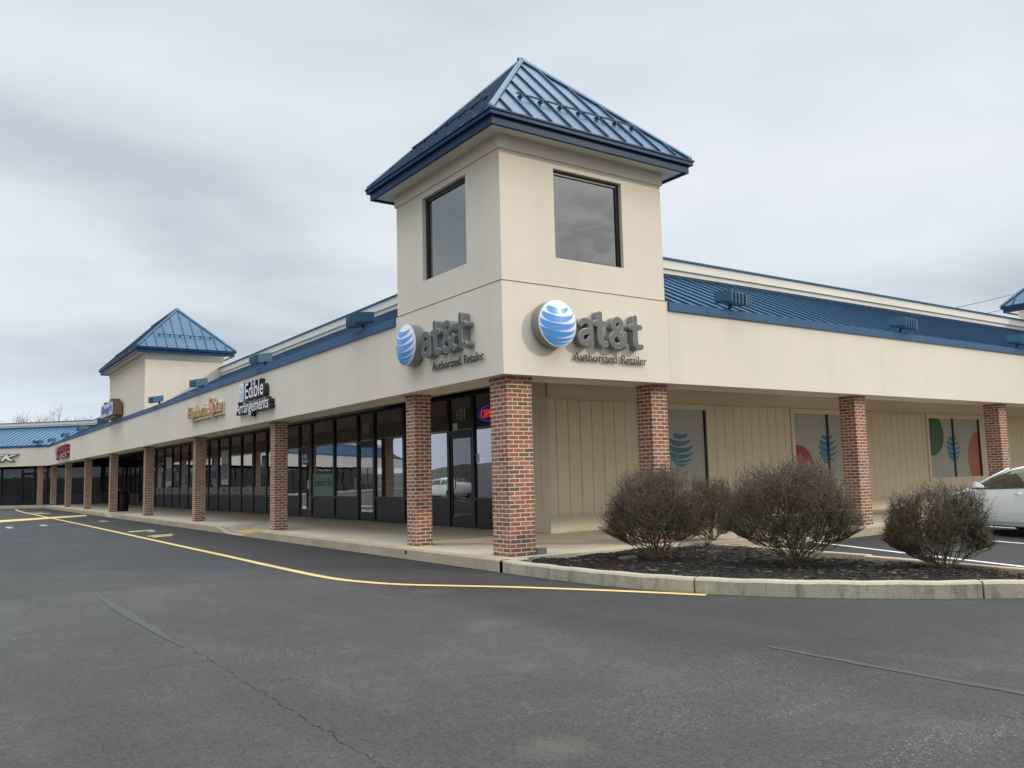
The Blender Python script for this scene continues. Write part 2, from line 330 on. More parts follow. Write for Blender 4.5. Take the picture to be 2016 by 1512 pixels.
# ------------------------------------------------------------------ mesh helpers
class MB:
    def __init__(s): s.v = []; s.f = []; s.m = []
    def add(s, vs, fs, mi=0):
        o = len(s.v); s.v += [tuple(v) for v in vs]; s.f += [tuple(i+o for i in f) for f in fs]; s.m += [mi]*len(fs)
    def hexa(s, p, mi=0):
        s.add(p, [(0, 1, 2, 3), (7, 6, 5, 4), (0, 4, 5, 1), (1, 5, 6, 2), (2, 6, 7, 3), (3, 7, 4, 0)], mi)
    def box(s, x0, x1, y0, y1, z0, z1, mi=0):
        s.hexa([(x0, y0, z0), (x1, y0, z0), (x1, y1, z0), (x0, y1, z0), (x0, y0, z1), (x1, y0, z1), (x1, y1, z1), (x0, y1, z1)], mi)
    def tube(s, pts, rads, n=8, mi=0, caps=True):
        o = len(s.v); pts = [Vector(p) for p in pts]
        if isinstance(rads, (int, float)): rads = [rads]*len(pts)
        for i, p in enumerate(pts):
            d = (pts[min(i+1, len(pts)-1)]-pts[max(i-1, 0)]).normalized()
            a = d.orthogonal().normalized() if abs(d.z) > .95 else d.cross(Vector((0, 0, 1))).normalized(); b = d.cross(a)
            for k in range(n):
                t = 2*math.pi*k/n; s.v.append(tuple(p+(a*math.cos(t)+b*math.sin(t))*rads[i]))
        for i in range(len(pts)-1):
            for k in range(n):
                s.f.append((o+i*n+k, o+i*n+(k+1) % n, o+(i+1)*n+(k+1) % n, o+(i+1)*n+k)); s.m.append(mi)
        if caps:
            s.f.append(tuple(o+k for k in range(n))[::-1]); s.m.append(mi)
            s.f.append(tuple(o+(len(pts)-1)*n+k for k in range(n))); s.m.append(mi)
    def build(s, name, mats, parent=None, smooth=False, bev=0, recalc=True, loc=None):
        me = bpy.data.meshes.new(name); me.from_pydata(s.v, [], s.f)
        if not isinstance(mats, (list, tuple)): mats = [mats]
        for m in mats: me.materials.append(MAT[m] if isinstance(m, str) else m)
        for p, mi in zip(me.polygons, s.m): p.material_index = mi; p.use_smooth = smooth
        if recalc:
            bm = bmesh.new(); bm.from_mesh(me); bmesh.ops.recalc_face_normals(bm, faces=bm.faces); bm.to_mesh(me); bm.free()
        o = bpy.data.objects.new(name, me); COL.objects.link(o)
        if parent: o.parent = parent
        if loc: o.location = loc
        if bev:
            b = o.modifiers.new('bevel', 'BEVEL'); b.width = bev; b.segments = 2; b.limit_method = 'ANGLE'
        return o
def empty(name, loc=(0, 0, 0), rz=0):
    o = bpy.data.objects.new(name, None); COL.objects.link(o); o.location = loc; o.rotation_euler = (0, 0, rz); return o
def tag(o, label=None, cat=None, group=None, kind=None):
    if label: o['label'] = label
    if cat: o['category'] = cat
    if group: o['group'] = group
    if kind: o['kind'] = kind
    return o
def struct(o): o['kind'] = 'structure'; return o
def kids(o): return [c for c in bpy.data.objects if c.parent == o]
def copy_tree(o, parent=None):
    c = o.copy(); COL.objects.link(c); c.parent = parent
    for k in kids(o): copy_tree(k, c)
    return c
class Wing:
    def __init__(s, O, A, Nn): s.O = Vector((*O, 0)); s.A = Vector((*A, 0)); s.N = Vector((*Nn, 0))
    def p(s, a, d, z): return s.O+s.A*a+s.N*d+Vector((0, 0, z))
    def prism(s, mb, a0, a1, d0, d1, z0, z1, k0=0, k1=0, mi=0):
        q = lambda a, k, d, z: s.p(a+k*d, d, z)
        mb.hexa([q(a0, k0, d0, z0), q(a1, k1, d0, z0), q(a1, k1, d1, z0), q(a0, k0, d1, z0),
                 q(a0, k0, d0, z1), q(a1, k1, d0, z1), q(a1, k1, d1, z1), q(a0, k0, d1, z1)], mi)
    def slope(s, mb, a0, a1, d0, d1, z0, z1, th, k0=0, k1=0, mi=0):
        q = lambda a, k, d, z: s.p(a+k*d, d, z)
        mb.hexa([q(a0, k0, d0, z0-th), q(a1, k1, d0, z0-th), q(a1, k1, d1, z1-th), q(a0, k0, d1, z1-th),
                 q(a0, k0, d0, z0), q(a1, k1, d0, z0), q(a1, k1, d1, z1), q(a0, k0, d1, z1)], mi)
    def holes(s, mb, a0, a1, z0, z1, d, hs, rev, mi=0):
        us = sorted({a0, a1, *[h[0] for h in hs], *[h[1] for h in hs]}); zs = sorted({z0, z1, *[h[2] for h in hs], *[h[3] for h in hs]})
        for i in range(len(us)-1):
            for j in range(len(zs)-1):
                um, zm = (us[i]+us[i+1])/2, (zs[j]+zs[j+1])/2
                if any(h[0] < um < h[1] and h[2] < zm < h[3] for h in hs): continue
                mb.add([s.p(us[i], d, zs[j]), s.p(us[i+1], d, zs[j]), s.p(us[i+1], d, zs[j+1]), s.p(us[i], d, zs[j+1])], [(0, 1, 2, 3)], mi)
        for (u0, u1, y0, y1) in hs:
            for (a, b) in (((u0, y0), (u1, y0)), ((u1, y0), (u1, y1)), ((u1, y1), (u0, y1)), ((u0, y1), (u0, y0))):
                mb.add([s.p(a[0], d, a[1]), s.p(b[0], d, b[1]), s.p(b[0], d+rev, b[1]), s.p(a[0], d+rev, a[1])], [(0, 1, 2, 3)], mi)
s2 = 2**-.5
LW = Wing((0, 0), (0, 1), (1, 0)); RW = Wing((0, 0), (1, 0), (0, 1)); DW = Wing((0, 58.5), (-s2, s2), (s2, s2))
KM = math.sqrt(2)-1
GZ = -.18

# ------------------------------------------------------------------ ground, walks, paint
mb = MB(); mb.add([(-500, -500, GZ), (500, -500, GZ), (500, 700, GZ), (-500, 700, GZ)], [(0, 1, 2, 3)])
struct(mb.build('ground', 'asphalt'))
SLABZ = 0.0
def walkway():
    mb = MB()
    # left wing, with a kerb ramp between the third and fourth pillars
    segs = [(-.1, 11.6), (15.2, 31.2), (34.2, 58.4)]
    for (a, b) in segs:
        LW.prism(mb, a, b, -.15, .02, GZ-.1, 0, k1=(KM if b == 58.4 else 0))
    for (a, b) in ((11.6, 15.2), (31.2, 34.2)):
        m0, m1 = a+1.1, b-1.1
        for (p, q, zp, zq) in ((a, m0, 0, GZ+.02), (m0, m1, GZ+.02, GZ+.02), (m1, b, GZ+.02, 0)):
            mb.hexa([LW.p(p, -.15, GZ-.1), LW.p(q, -.15, GZ-.1), LW.p(q, .02, GZ-.1), LW.p(p, .02, GZ-.1),
                     LW.p(p, -.15, zp), LW.p(q, -.15, zq), LW.p(q, .02, zq+.02 if zq < 0 else 0), LW.p(p, .02, zp+.02 if zp < 0 else 0)])
    DW.prism(mb, 0, 60, -.15, .02, GZ-.1, 0, k0=-KM)
    RW.prism(mb, 4.35, 60, -.15, .02, GZ-.1, 0)
    RW.prism(mb, -.15, .35, -.15, .02, GZ-.1, 0)
    struct(mb.build('kerb', 'tancurb', bev=.02))
    mb = MB()
    LW.prism(mb, 4.0, 11.6, .02, 12, GZ-.1, 0); LW.prism(mb, 15.2, 31.2, .02, 12, GZ-.1, 0); LW.prism(mb, 34.2, 58.5, .02, 12, GZ-.1, 0, k1=KM)
    for (a, b) in ((11.6, 15.2), (31.2, 34.2)): LW.prism(mb, a, b, 1.3, 12, GZ-.1, 0)
    DW.prism(mb, 0, 60, .02, 12, GZ-.1, 0, k0=-KM)
    mb.box(.02, 4.35, .02, 4.0, GZ-.1, 0); mb.box(4.35, 60, .02, 12, GZ-.1, 0)
    struct(mb.build('walkway', 'walk'))
    mb = MB()
    for (a, b) in ((11.6, 15.2), (31.2, 34.2)):
        m0, m1 = a+1.1, b-1.1; z = GZ+.04
        P_ = [LW.p(a, .02, 0), LW.p(m0, .02, z), LW.p(m1, .02, z), LW.p(b, .02, 0), LW.p(b, 1.3, 0), LW.p(m1, 1.3, 0), LW.p(m0, 1.3, 0), LW.p(a, 1.3, 0)]
        mb.add(P_, [(0, 1, 6, 7), (1, 2, 5, 6), (2, 3, 4, 5)])
    struct(mb.build('kerb_ramp', 'ramp'))
    mb = MB(); t = lambda d: (-.15+d)
    for (m0, m1) in ((12.75, 14.0),):
        zf = lambda d: GZ+.048+(d-.02)*(-GZ-.04)/1.28
        mb.add([LW.p(m0, .03, zf(.03)), LW.p(m1, .03, zf(.03)), LW.p(m1, .62, zf(.62)), LW.p(m0, .62, zf(.62))], [(0, 1, 2, 3)])
    struct(mb.build('tactile_paving', 'tile_yellow'))
walkway()
OUTC = [(-.15, -.10), (-.16, -.9), (-.14, -1.7), (-.06, -2.5), (.10, -3.25), (.36, -3.95), (.74, -4.6), (1.22, -5.2), (1.78, -5.78), (2.4, -6.32), (3.1, -6.85), (3.8, -7.4), (4.25, -7.9)]
def strip(mb, pts, w0, w1, z0, z1, side=1, mi=0, gaps=()):
    V = [Vector((x, y, 0)) for x, y in pts]; nrm = []
    for i in range(len(V)):
        d = (V[min(i+1, len(V)-1)]-V[max(i-1, 0)]).normalized(); nrm.append(Vector((-d.y, d.x, 0))*side)
    for i in range(len(V)-1):
        g0 = g1 = 0
        a, b = V[i], V[i+1]; na, nb = nrm[i], nrm[i+1]
        if i in gaps: a = a.lerp(b, .05); na = nrm[i]
        mb.hexa([a+na*w0+Vector((0, 0, z0)), b+nb*w0+Vector((0, 0, z0)), b+nb*w1+Vector((0, 0, z0)), a+na*w1+Vector((0, 0, z0)),
                 a+na*w0+Vector((0, 0, z1)), b+nb*w0+Vector((0, 0, z1)), b+nb*w1+Vector((0, 0, z1)), a+na*w1+Vector((0, 0, z1))], mi)
def smoothpts(pts, n=5):
    out = []
    for i in range(len(pts)-1):
        p0 = pts[max(i-1, 0)]; p1 = pts[i]; p2 = pts[i+1]; p3 = pts[min(i+2, len(pts)-1)]
        for k in range(n):
            t = k/n
            out.append(tuple(.5*((2*p1[j])+(-p0[j]+p2[j])*t+(2*p0[j]-5*p1[j]+4*p2[j]-p3[j])*t*t+(-p0[j]+3*p1[j]-3*p2[j]+p3[j])*t**3) for j in (0, 1)))
    out.append(tuple(pts[-1])); return out
def band(name, m, pts, wd, z, closed=False):
    """flat painted strip of width wd along pts"""
    mb = MB(); V = [Vector((x, y, z)) for x, y in pts]
    L, Rr = [], []
    for i in range(len(V)):
        d = (V[min(i+1, len(V)-1)]-V[max(i-1, 0)]).normalized(); n = Vector((-d.y, d.x, 0))
        ww = wd/2 if not callable(wd) else wd(i/(len(V)-1))/2
        L.append(V[i]+n*ww); Rr.append(V[i]-n*ww)
    k = len(V); mb.add(L+Rr, [(i, i+1, k+i+1, k+i) for i in range(k-1)])
    return struct(mb.build(name, m))
oc = smoothpts(OUTC, 4)
mb = MB()
js = [0, 18, 34, 48]
for a, b in zip(js[:-1], js[1:]):
    seg = oc[a:b+1]
    if a: # expansion joint gap
        p, q = Vector(seg[0]), Vector(seg[1]); seg = [tuple(p+(q-p).normalized()*.025)]+seg[1:]
    o = len(mb.v)
    V = [Vector((x, y, 0)) for x, y in seg]; prof = [(0, GZ-.1), (0, -.03), (.025, -.004), (.05, 0), (.14, 0), (.16, -.02), (.16, GZ-.1)]
    for i in range(len(V)):
        d = (V[min(i+1, len(V)-1)]-V[max(i-1, 0)]).normalized(); n = Vector((-d.y, d.x, 0))
        for (wd, z) in prof: mb.v.append(tuple(V[i]+n*wd+Vector((0, 0, z+.004*math.sin(i*1.7)))))
    k = len(prof)
    for i in range(len(V)-1):
        for j in range(k-1): mb.f.append((o+i*k+j, o+(i+1)*k+j, o+(i+1)*k+j+1, o+i*k+j+1)); mb.m.append(0)
    for e in (0, len(V)-1): mb.f.append(tuple(o+e*k+j for j in range(k))); mb.m.append(0)
struct(mb.build('planter_kerb', 'curb', smooth=False))
mb = MB(); strip(mb, [(4.35, -.15), (4.36, -1.2), (4.33, -2.4), (4.30, -3.35)], 0, .14, GZ-.1, -.03, -1); strip(mb, [(4.20, -3.36), (4.10, -4.4), (3.98, -5.4), (3.9, -6.6), (3.85, -7.4)], 0, .14, GZ-.1, -.035, -1)
struct(mb.build('planter_inner_kerb', 'tancurb', bev=.015))
def mulchbed():
    mb = MB(); nx, ny = 60, 90; idx = {}
    def xl(y):
        for (x0, y0), (x1, y1) in zip(oc[:-1], oc[1:]):
            if y1 <= y <= y0: return x0+(x1-x0)*(y0-y)/(y0-y1)+.15
        return oc[-1][0]
    for j in range(ny+1):
        y = -7.2+j*(7.2-.02)/ny if j < ny else .0
        a = xl(min(y, -.1)); b = 4.22 if y > -3.35 else 4.1
        if y > -.15: b = 4.3
        for i in range(nx+1):
            x = a+(b-a)*i/nx
            n = mn.noise(Vector((x*1.3, y*1.3, 0)))*.05+mn.noise(Vector((x*9, y*9, 3)))*.018+mn.noise(Vector((x*25, y*25, 3)))*.012
            e = min(1, min(i, nx-i)/10); ex = max(0, (i/nx-.65))*.22
            idx[i, j] = len(mb.v); mb.v.append((x, y, -.055-.03*(1-e)+n*e+.02*e-ex*(1 if y < -1.5 else 0)))
    for j in range(ny):
        for i in range(nx): mb.f.append((idx[i, j], idx[i+1, j], idx[i+1, j+1], idx[i, j+1])); mb.m.append(0)
    tag(mb.build('mulch_bed', 'mulch'), 'dark brown bark mulch filling the kerbed planting bed', 'mulch', kind='stuff')
    # shredded bark and straw slivers
    mb = MB()
    for k in range(9000):
        y = rnd.uniform(-7.0, -.1); x = rnd.uniform(xl(y)+.02, 4.1); a = rnd.uniform(0, 6.28); L = rnd.uniform(.015, .06); wd = rnd.uniform(.002, .006)
        n = mn.noise(Vector((x*1.3, y*1.3, 0)))*.05
        dx, dy = math.cos(a)*L, math.sin(a)*L; z = -.035+n+rnd.uniform(-.012, .02)
        ex = max(0, ((x-xl(y))/max(.1, (4.15-xl(y)))-.65))*.22*(1 if y < -1.5 else 0); z -= ex
        mb.add([(x-dx, y-dy, z), (x+dx, y+dy, z+rnd.uniform(-.012, .018)), (x+dx-dy*.15, y+dy+dx*.15+wd, z+.004), (x-dx, y-dy+wd, z+.008)], [(0, 1, 2, 3)], 0 if rnd.random() < .12 else 1)
    tag(mb.build('bark_shreds', ['straw', 'chip'], recalc=False), 'loose straw and bark shreds scattered on the mulch', 'mulch', kind='stuff')
mulchbed()
# dry grass tuft
mb = MB()
for k in range(1500):
    x = 3.62+rnd.gauss(0, .26); y = -3.35+rnd.gauss(0, .30); h = rnd.uniform(.04, .13); a = rnd.uniform(0, 6.28); l = rnd.uniform(.03, .11)
    mb.add([(x, y, -.14), (x+.006, y+.004, -.14), (x+math.cos(a)*l, y+math.sin(a)*l, -.12+h)], [(0, 1, 2)])
tag(mb.build('dry_grass', 'grass', recalc=False), 'low clump of dry yellow grass beside the inner kerb', 'grass', kind='stuff')

ZP = GZ+.004
yl = smoothpts([(-2.0, 57.6), (-2.25, 50), (-2.28, 40), (-2.28, 30), (-2.30, 20), (-2.34, 12), (-2.36, 6.4), (-2.39, 3.3), (-2.36, 1.3), (-2.2, .42), (-1.88, -.36), (-1.04, -1.55), (-.33, -2.76), (.20, -3.82)], 6)
band('yellow_line', 'yellow', yl, .13, ZP)
mb = MB(); mb.add([(-5.2, 31.6, ZP+.004), (-.62, 35.9, ZP+.004), (-.42, 38.0, ZP+.004), (-5.0, 34.6, ZP+.004)], [(0, 1, 2, 3)]); struct(mb.build('yellow_crossing_bar', 'yellow'))
def quads(name, m, qs, z):
    mb = MB()
    for q in qs: mb.add([(x, y, z) for x, y in q], [(0, 1, 2, 3)])
    return struct(mb.build(name, m))
quads('worn_road_letters', 'yellow_worn', [[(-2.0, 18.4), (-1.2, 18.8), (-1.25, 18.1), (-2.02, 17.8)], [(-1.55, 17.8), (-1.3, 17.9), (-1.32, 17.4), (-1.58, 17.3)],
      [(-2.05, 15.3), (-1.3, 15.6), (-1.32, 15.2), (-2.1, 14.9)], [(-2.05, 14.8), (-1.45, 15.0), (-1.5, 14.6), (-2.1, 14.3)],
      [(-2.2, 46.8), (-1.45, 46.8), (-1.5, 45.8), (-2.3, 45.8)], [(-2.2, 44.4), (-1.3, 44.6), (-1.4, 43.4), (-2.3, 43.2)]], ZP)
quads('faded_white_marks', 'white_worn', [[(-4.76, 25.3), (-4.56, 25.3), (-4.56, 26.8), (-4.76, 26.8)], [(-3.58, 25.9), (-3.38, 25.9), (-3.38, 27.3), (-3.58, 27.3)], [(-1.3, 27.3), (-1.0, 27.3), (-1.0, 28.7), (-1.3, 28.7)],
      [(-3.2, 26.6), (-.4, 27.9), (-.4, 28.0), (-3.2, 26.72)]], ZP+.002)
# parking stalls on the right: white angled lines
for (x, y) in ((7.15, -.2), (10.25, -.16), (13.35, -.16), (16.45, -.16)):
    band('white_stall_line', 'white_paint', [(x, y), (x-.36*2.7, y-2.5), (x-.36*5.2, y-5.0)], .1, ZP)
# sealed crack patch and the open crack
rr = random.Random(3)
cp = [(-5.44+.02*mn.noise(Vector((0, y*1.5, 0))), y) for y in [1.7-k*.12 for k in range(39)]]
band('sealed_crack_patch', 'patch', cp, lambda t: .02+.11*abs(math.sin(min(1, t*1.1)*math.pi))**.7*(.6+.5*rr.random()), ZP)
cp = [(-5.40-.02*(-3-y)*.5+.035*mn.noise(Vector((4, y*4, 0)))+.014*rr.uniform(-1, 1), y) for y in [-3.0-k*.035 for k in range(125)]]
band('pavement_crack', 'crack', cp, lambda t: rr.uniform(.001, .009)*(1 if rr.random() < .8 else .2), ZP)
cp = [(-.6+(-1.9-y)*1.0, y) for y in [-4.0-k*.1 for k in range(40)]]
MAT['seam_patch'] = mat('old_seam', (.051, .050, .047), .8)
band('old_seam_patch', 'seam_patch', [(-1.66+.03*mn.noise(Vector((k*.3, 0, 5))), -6.2-k*.12) for k in range(22)], lambda t: .05+.04*rr.random()*min(1, t*4)+.02*t, ZP)
rr2 = random.Random(19)
for (x, y, a, n_) in ((-5.45, -1.9, -2.2, 30), (-5.42, -4.6, -.35, 26), (-5.44, -3.6, 3.5, 22), (-3.9, -.6, -1.1, 24), (-2.9, 1.9, 2.9, 40), (-5.6, 6.0, 1.4, 60)):
    pts = []
    for k in range(n_):
        pts.append((x, y)); a += rr2.gauss(0, .28); x += math.cos(a)*.05; y += math.sin(a)*.05
    band('hairline_crack', 'crack', pts, lambda t: rr2.uniform(.0015, .006)*(1-t*.6), ZP)

# ------------------------------------------------------------------ wings
def build_wing(name, W, a0, a1, label, k0=0, k1=0, rk0=0, rk1=0):
    r = tag(empty(name, W.p(a0, 0, 0)), label, 'building'); off = -W.p(a0, 0, 0)
    def part(nm, mb, m, **k): return mb.build(nm, m, r, loc=off, **k)
    mb = MB(); W.prism(mb, a0, a1, .004, .75, 2.85, 4.20, k0, k1); part('fascia', mb, 'stucco', bev=.006)
    mb = MB(); W.prism(mb, a0, a1, -.035, .16, 4.185, 4.345, k0, k1)
    part('roof_edge_cap', mb, 'cap')
    for a in [a0+1.0+3.1*i for i in range(int((a1-a0-1)/3.1)+1)]:
        mb = MB(); W.prism(mb, a, a+.012, -.038, -.02, 4.188, 4.342); part('cap_joint', mb, 'trim')
    mb = MB(); W.slope(mb, a0, a1, .10, 3.2, 4.325, 5.875, .08, rk0, rk1); part('roof', mb, 'roof'); mb = MB()
    n = int((a1-a0+8)/.395)
    for i in range(n):
        a = a0-4+.1+i*.395
        # clip the rib to the mitred roof outline
        lo, hi = .12, 3.03
        if rk0 and a < a0: lo = max(lo, (a-a0)/rk0) if rk0 < 0 else 99
        elif a < a0+.02: continue
        if a > a1-.02:
            if rk1 > 0: lo = max(lo, (a-a1)/rk1)
            else: continue
        if hi-lo < .1: continue
        z = lambda d: 4.325+(d-.10)*.5
        W.slope(mb, a, a+.022, lo, hi, z(lo)+.040, z(hi)+.040, .06)
    part('roof_seams', mb, 'seam')
    mb = MB(); W.prism(mb, a0, a1, 3.12, 3.4, 5.6, 6.02, rk0, rk1); W.prism(mb, a0, a1, 3.07, 3.4, 6.02, 6.235, rk0, rk1)
    W.prism(mb, a0, a1, 3.4, 12, 5.6, 5.7, rk0, rk1); part('parapet', mb, 'stucco_par', bev=.006)
    mb = MB(); W.prism(mb, a0, a1, 3.03, 3.44, 6.235, 6.275, rk0, rk1); part('parapet_cap', mb, 'cap')
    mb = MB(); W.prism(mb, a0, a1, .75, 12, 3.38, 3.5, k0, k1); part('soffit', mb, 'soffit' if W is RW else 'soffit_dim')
    mb = MB(); W.prism(mb, 12.2 if W is not DW else a0, a1, 11.9, 12.1, 0, 5.7, 0 if W is not DW else rk0, rk1); part('rear_wall', mb, 'stucco')
    mb = MB(); W.slope(mb, a0, a1, 3.04, 3.12, 5.835, 5.875, .03, rk0, rk1); W.prism(mb, a0, a1, 3.095, 3.118, 5.84, 5.90, rk0, rk1); part('flashing', mb, 'trim')  # flashing in dark trim colour, painting in the shadow line under the parapet
    return r, off, part
left, loff, lpart = build_wing('shop_wing', LW, 3.656, 58.5, 'long cream shop wing with blue seamed roof running from corner tower to far corner', 0, KM, 0, KM)
right, roff, rpart = build_wing('side_wing', RW, 3.656, 60, 'cream side wing with vertical siding and vinyl covered windows behind the shrubs', 0, 0)
diag, doff, dpart = build_wing('far_shop_wing', DW, 0, 60, 'far angled shop wing at left edge with bicycle shop sign', -KM, 0, -KM, 0)

def window_bay(W, part, a0, a1, d=3.95, door=False, frost=False, head=3.38, pane='glass'):
    f = .055
    mb = MB()
    def bar(u0, u1, z0, z1, dd=.0): W.prism(mb, u0, u1, d-.05+dd, d+.05, z0, z1)
    bar(a0, a0+f, 0, head); bar(a1-f, a1, 0, head); W.prism(mb, a0+f, a1-f, d-.048, d+.048, head-.09, head)
    if not door:
        W.prism(mb, a0+f, a1-f, d-.048, d+.048, .68, .75); W.prism(mb, a0+f, a1-f, d-.048, d+.048, 0, .06)
        o = part('window', mb, 'black')
        mb2 = MB(); W.prism(mb2, a0+f, a1-f, d-.012, d+.03, .06, .68); kk = mb2.build('kick_panel', 'kick', o)
        mb2 = MB(); mb2.add([W.p(a0+f, d, .75), W.p(a1-f, d, .75), W.p(a1-f, d, head-.09), W.p(a0+f, d, head-.09)], [(0, 1, 2, 3)]); mb2.build('pane', pane, o)
        if frost:
            mb2 = MB(); W.prism(mb2, a0+f, a1-f, d-.008, d-.004, .76, 1.10)
            c = (a0+a1)/2
            for _ in range(rnd.choice((1, 5, 7))):
                u = c+rnd.uniform(-.35, .35); W.prism(mb2, u-.03, u+.03, d-.012, d-.009, .86, 1.0, mi=1)
            mb2.build('frosted_strip', ['frost', 'frostink'], o)
    else:
        W.prism(mb, a0+f, a1-f, d-.048, d+.048, 2.36, 2.46)
        o = part('doorway', mb, 'black')
        mb2 = MB(); mb2.add([W.p(a0+f, d, 2.46), W.p(a1-f, d, 2.46), W.p(a1-f, d, head-.09), W.p(a0+f, d, head-.09)], [(0, 1, 2, 3)]); mb2.build('transom_pane', pane, o)
        mb2 = MB(); b0, b1 = a0+f+.005, a1-f-.005
        W.prism(mb2, b0, b0+.085, d-.02, d+.02, .01, 2.35); W.prism(mb2, b1-.085, b1, d-.02, d+.02, .01, 2.35)
        W.prism(mb2, b0+.085, b1-.085, d-.018, d+.018, .01, .27); W.prism(mb2, b0+.085, b1-.085, d-.018, d+.018, 2.26, 2.35)
        mb2.build('door_leaf', 'black', o)
        mb2 = MB(); mb2.add([W.p(b0+.085, d, .27), W.p(b1-.085, d, .27), W.p(b1-.085, d, 2.26), W.p(b0+.085, d, 2.26)], [(0, 1, 2, 3)]); mb2.build('door_pane', 'doorglass' if a0 == 7.2 else pane, o)
        mb2 = MB(); h = b1-.06
        mb2.tube([W.p(h, d-.02, .98), W.p(h, d-.09, .98), W.p(h, d-.09, 1.28), W.p(h, d-.02, 1.28)], .012, 6); mb2.build('door_handle', 'black', o)
    return o
bays = [(4.98, 7.2, 0), (7.2, 8.42, 1), (8.42, 10.95, 0), (10.95, 12.9, 0), (12.9, 14.1, 1), (14.1, 16.0, 0), (16.0, 18.02, 0), (18.02, 19.2, 1), (19.2, 21.1, 0)]
u = 21.1
for nxt in (22.8, 24.46, 26.1, 27.85, 29.6, 31.2, 33.0, 35.0, 36.8, 38.5, 40.4, 42.5, 44.5, 46.0): bays.append((u, nxt, 2)); u = nxt
for nxt, k in ((47.1, 1), (48.6, 0), (50.1, 0), (51.6, 0), (52.8, 1), (54.4, 0), (56, 0), (57.6, 0), (60.1, 0)): bays.append((u, nxt, k)); u = nxt
for (a, b, k) in bays: window_bay(LW, lpart, a, b, door=(k == 1), frost=(k == 2), pane='farglass' if a > 44 else 'glass')
u = -1.6
for nxt, k in ((1.2, 0), (3.2, 0), (4.3, 1), (5.4, 1), (7.2, 0), (9.2, 0), (11.2, 0), (13, 0), (14.1, 1), (16.2, 0), (18.4, 0), (20.6, 0), (22.8, 0), (25, 0), (27.2, 0), (29.4, 0), (31.6, 0), (33.8, 0), (36, 0), (38.2, 0), (40.4, 0), (42.6, 0), (44.8, 0), (47, 0), (50, 0), (53, 0), (56, 0), (60, 0)):
    window_bay(DW, dpart, u, nxt, door=(k == 1), pane='farglass'); u = nxt
# dim interiors behind the glass
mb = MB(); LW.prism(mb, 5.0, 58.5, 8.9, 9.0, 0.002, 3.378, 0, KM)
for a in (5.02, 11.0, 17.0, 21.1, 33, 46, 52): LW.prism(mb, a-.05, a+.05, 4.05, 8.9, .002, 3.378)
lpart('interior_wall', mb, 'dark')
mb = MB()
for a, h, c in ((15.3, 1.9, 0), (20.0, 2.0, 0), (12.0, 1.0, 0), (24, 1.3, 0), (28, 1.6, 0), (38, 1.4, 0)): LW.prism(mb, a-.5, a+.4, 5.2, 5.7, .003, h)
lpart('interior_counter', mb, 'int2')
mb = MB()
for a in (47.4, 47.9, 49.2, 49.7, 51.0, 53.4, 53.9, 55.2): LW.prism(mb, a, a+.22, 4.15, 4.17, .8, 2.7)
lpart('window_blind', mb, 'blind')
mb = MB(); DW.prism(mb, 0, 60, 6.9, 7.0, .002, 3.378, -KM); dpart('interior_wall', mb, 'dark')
# siding of the right wing
wins = [(5.75+1.2, 8.97), (12.5, 15.75), (19.35, 22.55), (26.2, 29.4), (33, 36.2), (40, 43)]
ZB = .88; ZT = 2.81
mb = MB(); RW.prism(mb, 3.97, 60, 4.14, 4.3, 0, 3.378); rpart('wall', mb, 'siding')
mb = MB(); a = 4.17
RW.prism(mb, 3.972, 4.155, 4.10, 4.14, .36, 2.95)
while a < 60:
    b = a+.345; zz_ = [(.36, 2.95)]
    for (w0, w1) in wins:
        if b > w0-.13 and a < w1+.13:
            if a < w0-.14: RW.prism(mb, a+.012, w0-.142, 4.115, 4.14, .36, 2.95); a_ = w0
            if b > w1+.14: RW.prism(mb, w1+.142, b-.002, 4.115, 4.14, .36, 2.95)
            zz_ = [(.36, ZB-.13)]
            lo, hi = max(a+.012, w0-.14), min(b, w1+.14)
            RW.prism(mb, lo, hi, 4.115, 4.14, .36, ZB-.13); zz_ = []
            break
    for z0, z1 in zz_: RW.prism(mb, a+.012, b-.002, 4.115, 4.14, z0, z1)
    a = b
rpart('siding_boards', mb, 'siding', bev=.003)
mb = MB(); RW.prism(mb, 3.93, 60, 4.075, 4.14, 2.95, 3.378); RW.prism(mb, 3.92, 60, 4.055, 4.14, 2.95, 2.985); rpart('header_board', mb, 'siding')
mb = MB(); RW.prism(mb, 3.91, 60, 4.06, 4.14, .0, .325); RW.prism(mb, 3.90, 60, 4.045, 4.14, .325, .36); rpart('base_board', mb, 'skirt')
